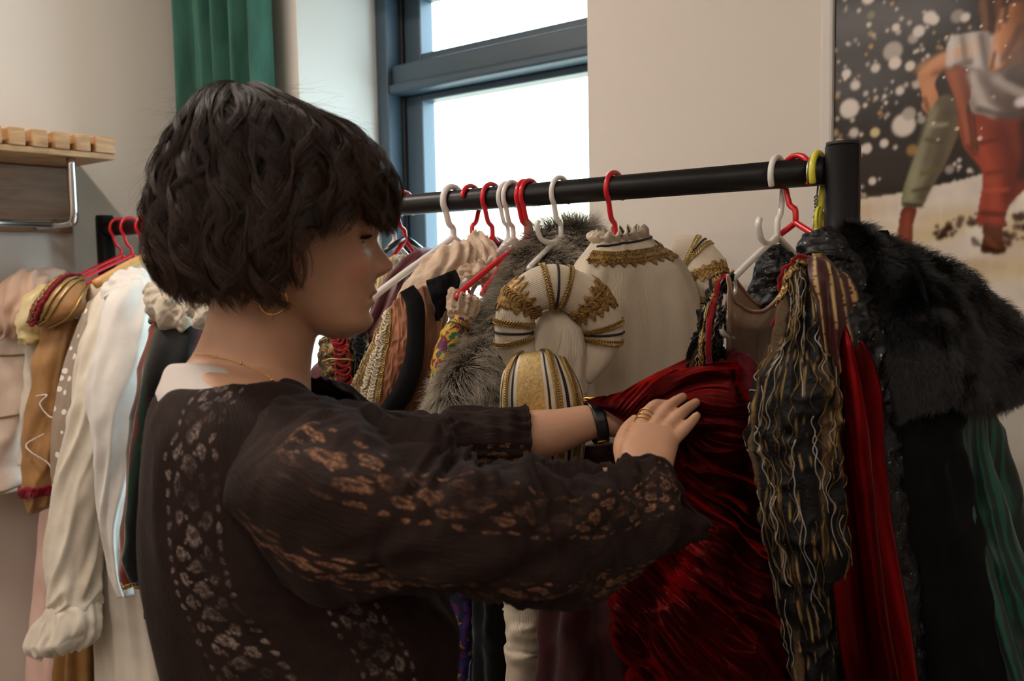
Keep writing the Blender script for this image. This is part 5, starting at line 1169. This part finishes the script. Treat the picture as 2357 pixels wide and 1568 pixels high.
o, S = patch('lining', [[at(*q) for q in r] for r in [[(950, 668, 1.41), (985, 655, 1.42), (1040, 640, 1.44)], [(955, 740, 1.39), (990, 735, 1.40), (1026, 725, 1.41)], [(948, 840, 1.38), (980, 840, 1.385), (1008, 830, 1.39)], [(930, 910, 1.375), (960, 915, 1.38), (996, 910, 1.385)], [(890, 970, 1.37), (940, 975, 1.375), (990, 970, 1.38)], [(890, 1060, 1.37), (940, 1060, 1.375), (990, 1060, 1.38)]]], M_peach, pj, 60, 40, wr(.004, (5, 3), .003, (6, 10)), thick=.004)
patch('collar', [[at(*q) for q in r] for r in [[(980, 645, 1.385), (1015, 634, 1.39), (1050, 618, 1.40)], [(990, 680, 1.375), (1024, 668, 1.382), (1058, 652, 1.395)], [(1002, 712, 1.375), (1020, 700, 1.38), (1042, 690, 1.39)], [(1009, 740, 1.38), (1014, 732, 1.383), (1022, 722, 1.388)]]], M_blackvel, pj, 30, 30, wr(.002, (3, 3), .001, (8, 8)), thick=.006)

# ---- burgundy and lace gowns hidden deeper on the rail
bg = garment('burgundy_gown', 1042, 'burgundy velvet gown with red laced bodice behind the chin', 'gown')
M_burg = fabric('burgundy_satin', S3(62, 10, 24), S3(92, 18, 34), 14, .45, .3, .45, bump=.2)
loft('shoulder', sec([(985, 590, 1030, 582, 1.60, .014), (930, 626, 990, 612, 1.55, .028), (884, 680, 950, 660, 1.52, .034), (850, 740, 905, 735, 1.50, .034), (790, 800, 860, 800, 1.50, .04), (728, 850, 800, 850, 1.50, .04), (715, 930, 790, 930, 1.5, .04), (700, 1100, 800, 1100, 1.5, .05)]), M_burg, bg, 90, 60, disp=wr(.004, (6, 4), .003, (10, 10), fold=.005, nf=6))
loft('skirt', sec([(640, 960, 840, 960, 1.56, .06), (600, 1200, 880, 1200, 1.58, .12), (580, 1500, 940, 1500, 1.6, .14), (560, 2100, 960, 2100, 1.62, .16)]), M_burg, bg, 60, 70, disp=wr(.006, (5, 4), .004, (5, 10), fold=.012, nf=9))  # unseen skirt, added behind the person to block the window light
t = NT('gold_black_brocade'); nn_ = t.noise(t.coord('Object'), 130, 3, .6, 1.0); t.ps(Base_Color=t.ramp(nn_, [(.42, S3(20, 14, 14)), (.5, S3(70, 52, 28)), (.62, S3(150, 118, 58))]), Roughness=.5, Metallic=.3); t.bump(nn_, .8, .003); M_gbr = t.m
bo, S = loft('bodice', sec([(752, 772, 846, 755, 1.455, .014), (738, 800, 842, 790, 1.45, .028), (742, 850, 828, 850, 1.44, .032), (758, 920, 812, 925, 1.44, .032), (760, 1000, 815, 1000, 1.44, .032)]), M_gbr, bg, 60, 60, disp=wr(.003, (6, 5), .003, (16, 14)))
M_redlace = fabric('red_lacing', S3(120, 16, 22), S3(150, 30, 32), 60, .6, bump=.4)
gimp('red_lacing', S, [(.10, .22), (.4, .28), (.7, .33)], .012, M_redlace, bo, 11, .0022, .004, rows=2)
gimp('black_ruching', S, [(.05, .36), (.4, .40), (.8, .42)], .010, M_blackcord, bo, 16, .0035, .005, rows=2)
for u in (.45, .72): cord('gold_piping', S, [(u, x) for x in np.linspace(.12, .42, 8)], .0018, M_braid, bo, 30, .005)
cl = garment('lace_blouse', 1132, 'cream and blush ruffled lace blouse peeping over the burgundy gown', 'blouse')
M_blush = fabric('blush_lace', S3(178, 150, 128), S3(214, 194, 172), 40, .8, .2, .2, bump=.7, bscale=80)
def ruff(a, n, s=1): return lambda U, V, P: a * np.sin(V * 2 * pi * n + 3 * vn(P3(V * 9, U * 4, 0), s)) + a * .7 * ridge(P3(U * 10, V * 22, 0), s + 2)
loft('yoke', sec([(1020, 592, 1082, 568, 1.50, .016), (975, 618, 1098, 588, 1.47, .028), (940, 652, 1080, 640, 1.455, .03), (920, 690, 1040, 690, 1.45, .028), (915, 760, 1020, 760, 1.45, .026), (915, 900, 1000, 900, 1.45, .026)]), M_blush, cl, 60, 80, disp=ruff(.0035, 11))
loft('ruffle', sec([(1030, 640, 1105, 600, 1.44, .012), (1045, 652, 1120, 625, 1.435, .02), (1060, 668, 1112, 650, 1.435, .014)]), M_blush, cl, 30, 70, disp=ruff(.004, 9, 4))
loft('frill', sec([(1085, 545, 1105, 540, 1.52, .01), (1075, 575, 1130, 560, 1.50, .02), (1090, 610, 1150, 590, 1.48, .022), (1100, 650, 1160, 640, 1.46, .02)]), M_blush, cl, 30, 60, disp=ruff(.0035, 9, 7))
mv = garment('mauve_jacket', 1168, 'small patch of plum velvet jacket showing between two red hangers', 'jacket')
loft('shoulder', sec([(1110, 566, 1150, 556, 1.58, .012), (1105, 590, 1180, 580, 1.56, .024), (1110, 640, 1190, 640, 1.55, .026), (1110, 800, 1190, 800, 1.55, .03)]), fabric('plum_velvet', S3(64, 16, 34), S3(96, 30, 50), 20, .8, .4, .2), mv, 40, 40, disp=wr(.003, (5, 4), .003, (10, 9)))
cg = garment('gold_bodice', 930, 'cream and gold striped bodice with dark motif just beyond the nose', 'bodice')
def cgc(U, V, P):
    c = np.empty(U.shape + (3,)); c[:] = S3(196, 178, 140); s = np.abs(np.sin(V * 2 * pi * 9)) > .9; c[s] = S3(150, 118, 60); m = vn(P * 60, 3) > .5; c[m] = S3(40, 34, 28); return c
loft('shoulder', sec([(905, 610, 935, 595, 1.62, .014), (878, 632, 925, 622, 1.60, .026), (862, 670, 915, 665, 1.58, .03), (850, 740, 905, 740, 1.57, .03), (830, 900, 900, 900, 1.57, .035)]), vmat('gold_stripe', .5, bump=.4), cg, 60, 60, disp=wr(.003, (5, 4), .002, (8, 8)), colf=cgc)
pf = garment('purple_gown', 1085, 'purple and blue floral skirt seen below the sleeve', 'skirt', X=-1.0)
o, S = loft('skirt', sec([(960, 990, 1080, 990, 1.42, .035), (975, 1200, 1086, 1200, 1.42, .04), (985, 1380, 1092, 1380, 1.42, .045), (985, 1480, 1094, 1480, 1.42, .045), (985, 1568, 1080, 1568, 1.42, .045), (985, 2000, 1050, 2000, 1.42, .05)]), M_flo, pf, 200, 120, disp=wr(.005, (6, 5), .003, (10, 10), fold=.006, nf=6), colf=floral([(40, 36, 92), (78, 42, 104), (26, 30, 60), (150, 120, 60), (100, 30, 40)], 9, 7))
bk = garment('black_gown', 1210, 'plain black velvet gown hanging below the sleeve beside the cream tunic', 'gown', X=-.87)
loft('skirt', sec([(1100, 1000, 1180, 1000, 1.36, .03), (1096, 1200, 1184, 1200, 1.36, .035), (1094, 1400, 1186, 1400, 1.36, .04), (1094, 1568, 1190, 1568, 1.36, .04), (1094, 2000, 1195, 2000, 1.36, .045)]), M_blackvel, bk, 60, 60, disp=wr(.004, (6, 5), .003, (10, 8), fold=.004, nf=5))
# ================================================================ costumes on the far half of the rail, behind the person
def dg(*p): return sec(list(p))
M_satp = fabric('blush_satin', S3(196, 172, 156), S3(222, 202, 186), 10, .42, .15, .4, bump=.15)
M_tan = fabric('tan_satin', S3(150, 108, 64), S3(178, 134, 86), 12, .45, .15, .4, bump=.2)
M_ivory = fabric('ivory_cotton', S3(206, 196, 178), S3(226, 218, 204), 10, .7, .15, .3, bump=.25, bscale=50)
M_white2 = fabric('white_cotton', S3(214, 210, 204), S3(232, 229, 224), 10, .65, .15, .3, bump=.25, bscale=50)
bj = garment('blush_jacket', 275, 'blush satin jacket with fine gold trim, outermost at the far rack post', 'jacket')
o, S = loft('body', dg((70, 650, 140, 628, 2.26, .03), (25, 690, 130, 690, 2.2, .05), (0, 760, 118, 770, 2.17, .06), (-20, 850, 95, 860, 2.16, .065), (-40, 1000, 70, 1010, 2.16, .07), (-50, 1145, 52, 1125, 2.16, .07)), M_satp, bj, 90, 70, disp=wr(.008, (5, 4), .006, (8, 7)))
for u in (.52, .72, .985): gimp('gold_trim', S, [(u + .02 * math.sin(8 * x), x) for x in np.linspace(-.02, .52, 12)], .0022, M_braid, o, 70, .0007, .002, rows=2)
cord('gold_trim', S, [(.25, .02), (.33, .2), (.28, .40), (.2, .5)], .0022, M_braid, o, 50, .002)
t = NT('peach_organza'); t.ps(Base_Color=S3(214, 178, 154), Roughness=.6, Alpha=.85, Sheen_Weight=.2); M_po = t.m
loft('puff', dg((60, 660, 110, 640, 2.2, .03), (10, 690, 112, 670, 2.12, .055), (-8, 735, 95, 720, 2.10, .06), (0, 765, 60, 770, 2.11, .045)), M_po, bj, 40, 60, disp=ruff(.006, 9, 3), cap=True)
td = garment('tan_doublet', 300, 'tan satin doublet with maroon and gold shoulder wing and pearl chains', 'doublet')
o, S = loft('sleeve', dg((104, 750, 186, 735, 2.06, .035), (92, 830, 170, 820, 2.05, .045), (80, 920, 150, 920, 2.05, .045), (66, 1010, 140, 1010, 2.05, .045), (54, 1085, 130, 1085, 2.05, .045), (60, 1140, 126, 1130, 2.05, .04), (78, 1184, 112, 1160, 2.05, .02)), M_tan, td, 100, 70, disp=wr(.006, (5, 4), .007, (6, 9), sk=1))
M_mar = fabric('maroon_braid', S3(110, 14, 34), S3(140, 30, 48), 60, .7, .2, .2, bump=.6, bscale=120)
for u in (.80,): strip_uv = [(u, x) for x in np.linspace(-.02, .52, 10)]; gimp('maroon_band', S, strip_uv, .010, M_mar, o, 22, .0045, .004, rows=2); cord('gold_edge', S, [(u - .03, x) for x in np.linspace(-.02, .52, 10)], .0022, M_braid, o, 30, .003)
wg, S = loft('shoulder_wing', dg((178, 648, 196, 660, 2.06, .016), (130, 660, 200, 690, 2.02, .03), (95, 695, 180, 725, 2.0, .034), (74, 738, 110, 752, 2.01, .02)), M_tan, td, 50, 60, disp=wr(.003, (4, 4), .002, (8, 8)))
gimp('maroon_band', S, [(.02, .10), (.3, .12), (.6, .13), (.97, .15)], .012, M_mar, wg, 16, .0052, .004, rows=2)
gimp('gold_sprig', S, [(.02, .10), (.3, .12), (.6, .13), (.97, .15)], .004, M_braid, wg, 12, .0018, .009, rows=1)
for v in (.04, .22, .27, .40): cord('gold_edge', S, [(.02, v + .02), (.3, v), (.6, v), (.97, v + .03)], .0028, M_braid, wg, 40, .003)
loft('cream_yoke', dg((100, 672, 128, 664, 2.09, .02), (60, 712, 108, 706, 2.06, .035), (46, 760, 96, 770, 2.06, .038), (52, 792, 82, 795, 2.06, .03)), fabric('cream_gold_satin', S3(206, 186, 130), S3(226, 212, 170), 14, .4, .15, .4), td, 40, 50, disp=wr(.005, (4, 4), .005, (6, 8)))
loft('cream_strip', dg((60, 790, 100, 780, 2.10, .02), (62, 880, 96, 880, 2.10, .025), (50, 980, 86, 980, 2.10, .025), (46, 1070, 80, 1070, 2.1, .025)), M_ivory, td, 50, 40, disp=wr(.003, (4, 4), .003, (6, 8)))
M_pearl = plain('pearl', S3(226, 216, 204), .25, 0, .5, .4)
def pearls(pts, n, r, parent):
    q = spl([at(*p) for p in pts], n); v, f = merge([sphere(p, r, 6, 8) for p in q]); o = meshobj('pearl_chain', v, f, M_pearl, parent); return o
pearls([(84, 912, 1.995), (108, 910, 1.99), (92, 930, 1.99), (112, 958, 1.985), (132, 962, 1.985)], 40, .0019, td)
pearls([(100, 1000, 1.99), (62, 1022, 1.995), (70, 1040, 1.99), (110, 1066, 1.985), (122, 1092, 1.985)], 48, .0019, td)
dt = garment('tulle_dress', 335, 'sheer beige tulle dress with white dots, left of the white blouse', 'dress')
t = NT('dotted_tulle'); vo = t.node('ShaderNodeTexVoronoi', feature='F1'); t.l.new(t.coord('UV', (42, 42, 1)), vo.inputs['Vector']); vo.inputs['Scale'].default_value = 1; vo.inputs['Randomness'].default_value = .45
dot = t.math('LESS_THAN', vo.outputs['Distance'], .27)
t.ps(Base_Color=t.mix(dot, S3(176, 156, 138), S3(228, 222, 212)), Roughness=.75, Alpha=t.math('ADD', .62, t.math('MULTIPLY', dot, .38)), Sheen_Weight=.15); M_tul = t.m
loft('tulle_sleeve', dg((222, 690, 262, 672, 2.02, .02), (196, 740, 250, 730, 2.0, .035), (166, 820, 232, 820, 1.99, .042), (142, 920, 212, 920, 1.99, .044), (128, 1040, 204, 1040, 1.99, .044), (130, 1150, 196, 1150, 2.0, .04)), M_tul, dt, 80, 70, disp=wr(.005, (4, 4), .005, (4, 12)))
M_bei = fabric('beige_cloth', S3(188, 168, 146), S3(210, 192, 170), 16, .75, .15, .25, bump=.3)
loft('bodice', dg((250, 640, 335, 606, 2.10, .02), (212, 665, 330, 645, 2.09, .035), (196, 720, 300, 720, 2.08, .045), (180, 820, 262, 820, 2.08, .05), (165, 950, 240, 950, 2.08, .05), (160, 1150, 225, 1150, 2.1, .05)), M_bei, dt, 70, 60, disp=wr(.005, (4, 4), .005, (6, 9)))
patch('white_tag', [[at(*q) for q in r] for r in [[(250, 640, 2.045), (278, 634, 2.045)], [(254, 668, 2.035), (282, 664, 2.035)]]], M_white2, dt, 6, 6, thick=.001)
wb_ = garment('white_blouse', 400, 'white cotton blouse with long sleeves and a gathered cuff on a wooden hanger', 'blouse')
o, S = loft('sleeve', dg((262, 668, 330, 660, 1.99, .02), (226, 710, 316, 705, 1.97, .04), (204, 790, 290, 790, 1.95, .05), (184, 880, 268, 880, 1.94, .052), (160, 970, 252, 980, 1.93, .054), (140, 1080, 242, 1080, 1.93, .054), (122, 1200, 236, 1190, 1.93, .054), (112, 1310, 230, 1300, 1.93, .05), (116, 1375, 226, 1365, 1.93, .045), (122, 1402, 222, 1392, 1.93, .042)), M_ivory, wb_, 130, 80, disp=wr(.007, (7, 4), .007, (9, 9), sk=2))
loft('gathered_cuff', dg((120, 1392, 224, 1380, 1.93, .040), (102, 1418, 230, 1402, 1.925, .044), (80, 1450, 234, 1424, 1.92, .048), (60, 1484, 230, 1446, 1.92, .048), (70, 1504, 220, 1466, 1.92, .042), (100, 1512, 190, 1490, 1.92, .024)), M_ivory, wb_, 60, 160, disp=lambda U, V, P: (.0036 * np.sin(V * 2 * pi * 13 + 4 * vn(P3(V * 9, U * 2, 0), 2)) + .0045 * ridge(P3(U * 3, V * 22, 0), 3) + .004 * fbm(P3(U * 3, V * 8, 2), 5)) * (.45 + .55 * sstep(0, .5, U)))
loft('sleeve', dg((282, 668, 345, 652, 1.93, .02), (250, 720, 352, 715, 1.90, .045), (228, 830, 348, 820, 1.88, .058), (214, 930, 334, 920, 1.87, .06), (222, 1040, 318, 1040, 1.87, .055), (234, 1170, 302, 1170, 1.875, .045), (252, 1290, 296, 1290, 1.88, .03), (280, 1372, 300, 1374, 1.885, .014)), M_white2, wb_, 110, 80, disp=wr(.007, (5, 4), .0055, (7, 9), sk=2))
loft('collar', dg((262, 646, 340, 622, 1.99, .02), (240, 670, 350, 655, 1.96, .035), (240, 705, 352, 690, 1.93, .036)), M_white2, wb_, 40, 60, disp=ruff(.003, 7, 3))
wgn = garment('white_gown', 420, 'long ivory gauze gown falling in soft pleats below the white blouse', 'gown')
t = NT('gauze'); t.ps(Base_Color=S3(214, 206, 192), Roughness=.8, Sheen_Weight=.2, Alpha=.96); M_gauze = t.m
loft('skirt', dg((262, 900, 520, 900, 2.06, .08), (238, 1150, 560, 1150, 2.08, .13), (232, 1300, 580, 1300, 2.08, .14), (236, 1420, 600, 1420, 2.08, .14), (240, 1568, 620, 1568, 2.08, .15), (240, 2000, 660, 2000, 2.08, .16)), M_gauze, wgn, 90, 140, disp=wr(.005, (5, 5), .004, (3, 16), fold=.010, nf=26))  # hidden depth enlarged to keep window light off the left wall
pk = garment('pink_dress', 320, 'pale pink chiffon skirt hanging lowest at the far end of the rail', 'skirt', X=-2.13)
loft('skirt', dg((150, 900, 230, 900, 2.26, .06), (120, 1150, 230, 1150, 2.28, .11), (104, 1350, 230, 1350, 2.28, .12), (84, 1568, 240, 1568, 2.28, .13), (70, 1900, 250, 1900, 2.28, .13)), fabric('pink_chiffon', S3(214, 176, 164), S3(230, 198, 186), 10, .7, .2), pk, 60, 60, disp=wr(.004, (4, 4), .003, (3, 12), fold=.006, nf=8))  # thickened out of sight so it shades the lower wall from the window
gb = garment('gold_skirt', 345, 'gold brown satin skirt below the gathered white cuff', 'skirt', X=-2.05)
loft('skirt', dg((170, 1000, 250, 1000, 2.12, .03), (160, 1250, 240, 1250, 2.12, .045), (146, 1480, 238, 1480, 2.12, .05), (134, 1568, 236, 1568, 2.12, .05), (120, 1900, 236, 1900, 2.12, .05)), fabric('gold_brown_satin', S3(120, 84, 42), S3(160, 118, 66), 8, .4, .2, .5, aniso=(1, .2, 1)), gb, 60, 70, disp=wr(.004, (4, 4), .003, (3, 12), fold=.010, nf=9))
dv = garment('velvet_doublet', 450, 'dark green and rust velvet doublet with twisted cream shoulder rolls', 'doublet')
def dvc(U, V, P):
    c = np.empty(U.shape + (3,)); c[:] = S3(13, 13, 14); n = vn(P3(U * 5, V * 9, 0), 3); x = V + .03 * vn(P3(U * 5, 0, 0), 6)
    m = (sstep(.03, .06, x) * sstep(.24, .17, x) * sstep(-.5, .3, n))[..., None]; c = c * (1 - m) + np.array(S3(110, 34, 18)) * m
    m = (sstep(.34, .38, x) * sstep(.5, .45, x) * sstep(-.3, .4, n))[..., None]; c = c * (1 - m) + np.array(S3(84, 22, 20)) * m
    e = ((x < .045) | ((x > .17) & (x < .21)) & (V < .5))[..., None] * 1.0; return c * (1 - e) + np.array(S3(22, 48, 36)) * e
o, S = loft('body', dg((352, 735, 486, 750, 1.80, .03), (342, 800, 480, 800, 1.78, .05), (330, 900, 440, 900, 1.77, .06), (316, 1000, 420, 1000, 1.77, .06), (300, 1130, 405, 1130, 1.77, .06), (284, 1230, 396, 1230, 1.77, .055), (282, 1300, 388, 1300, 1.77, .045), (300, 1350, 378, 1345, 1.77, .02)), vmat('rust_green_velvet', .75, bump=.3, sheen=.5), dv, 110, 80, disp=wr(.006, (5, 4), .005, (7, 8), fold=.006, nf=6), colf=dvc)
gimp('gold_trim', S, [(.985, x) for x in np.linspace(.0, .5, 8)], .004, M_braid, o, 20, .0016, .003, rows=2)
for k in range(10):
    a = S.pt(np.array(.02), np.array(.03 + .045 * k), .004); 
    v, f = sphere(a, .008, 8, 10, (1, 1, .8)); meshobj('gold_stud' if k % 2 else 'black_stud', v, f, M_braid if k % 2 else M_blackvel, o)
cord('tie_cord', S, [(.45, .22), (.7, .26), (.98, .30)], .003, M_blackcord, o, 40, .004)
c0 = at(352, 1335, 1.70); c1 = at(350, 1395, 1.70); c2 = at(348, 1418, 1.70)
tube('tassel_cord', [c0, (c0 + c1) / 2 + (.002, 0, 0), c1], .0028, M_blackcord, o, 8, n=20)
v, f = merge([sphere(c1, .008, 10, 12)] + [tubemesh(spl([c1, c1 * .4 + c2 * .6 + RIGHT * .010 * math.cos(q) * 1.2 + VIEW * .008 * math.sin(q), c2 + RIGHT * .013 * math.cos(q) + UP * .006 * math.sin(3 * q)], 8), .0016, 5) for q in np.linspace(0, 6.28, 22)])
meshobj('tassel', v, f, M_blackcord, o)
def twistroll(pts, rad, name, parent, tw=3.0):
    p = spl([at(*q) for q in pts], 70); r = spl([[q] for q in rad], 70)[:, 0]; T = nrm(np.gradient(p, axis=0)); B = nrm(CAM - p); B = nrm(B - T * (B * T).sum(1, keepdims=True)); Nn = np.cross(T, B)
    th = np.arange(60) / 60 * 2 * pi; U, V = np.meshgrid(np.linspace(0, 1, 70), th, indexing='ij')
    k = 1 + .16 * np.sin(2 * V + U * tw * 2 * pi) + .10 * ridge(P3(U * 9, np.cos(V) * 2, np.sin(V) * 2), 4) + .06 * ridge(P3(U * 22, np.cos(V) * 4, np.sin(V) * 4), 8)
    P = p[:, None] + (r[:, None] * k)[..., None] * (np.cos(V)[..., None] * Nn[:, None] + np.sin(V)[..., None] * B[:, None])
    f = gridfaces(70, 60, True).tolist() + [list(range(60))[::-1], [69 * 60 + j for j in range(60)]]
    meshobj(name, P.reshape(-1, 3), f, M_twist, parent, uv=uvgrid(P))
M_twist = fabric('cream_scrunched_cotton', S3(184, 172, 154), S3(210, 200, 184), 20, .8, .15, .2, bump=.4, bscale=80)
twistroll([(356, 662, 1.79), (372, 690, 1.77), (402, 722, 1.76), (440, 752, 1.76)], [.018, .031, .034, .022], 'shoulder_roll', dv)
twistroll([(452, 672, 1.72), (466, 700, 1.71), (478, 730, 1.71), (492, 760, 1.72)], [.022, .028, .028, .018], 'shoulder_roll', dv)
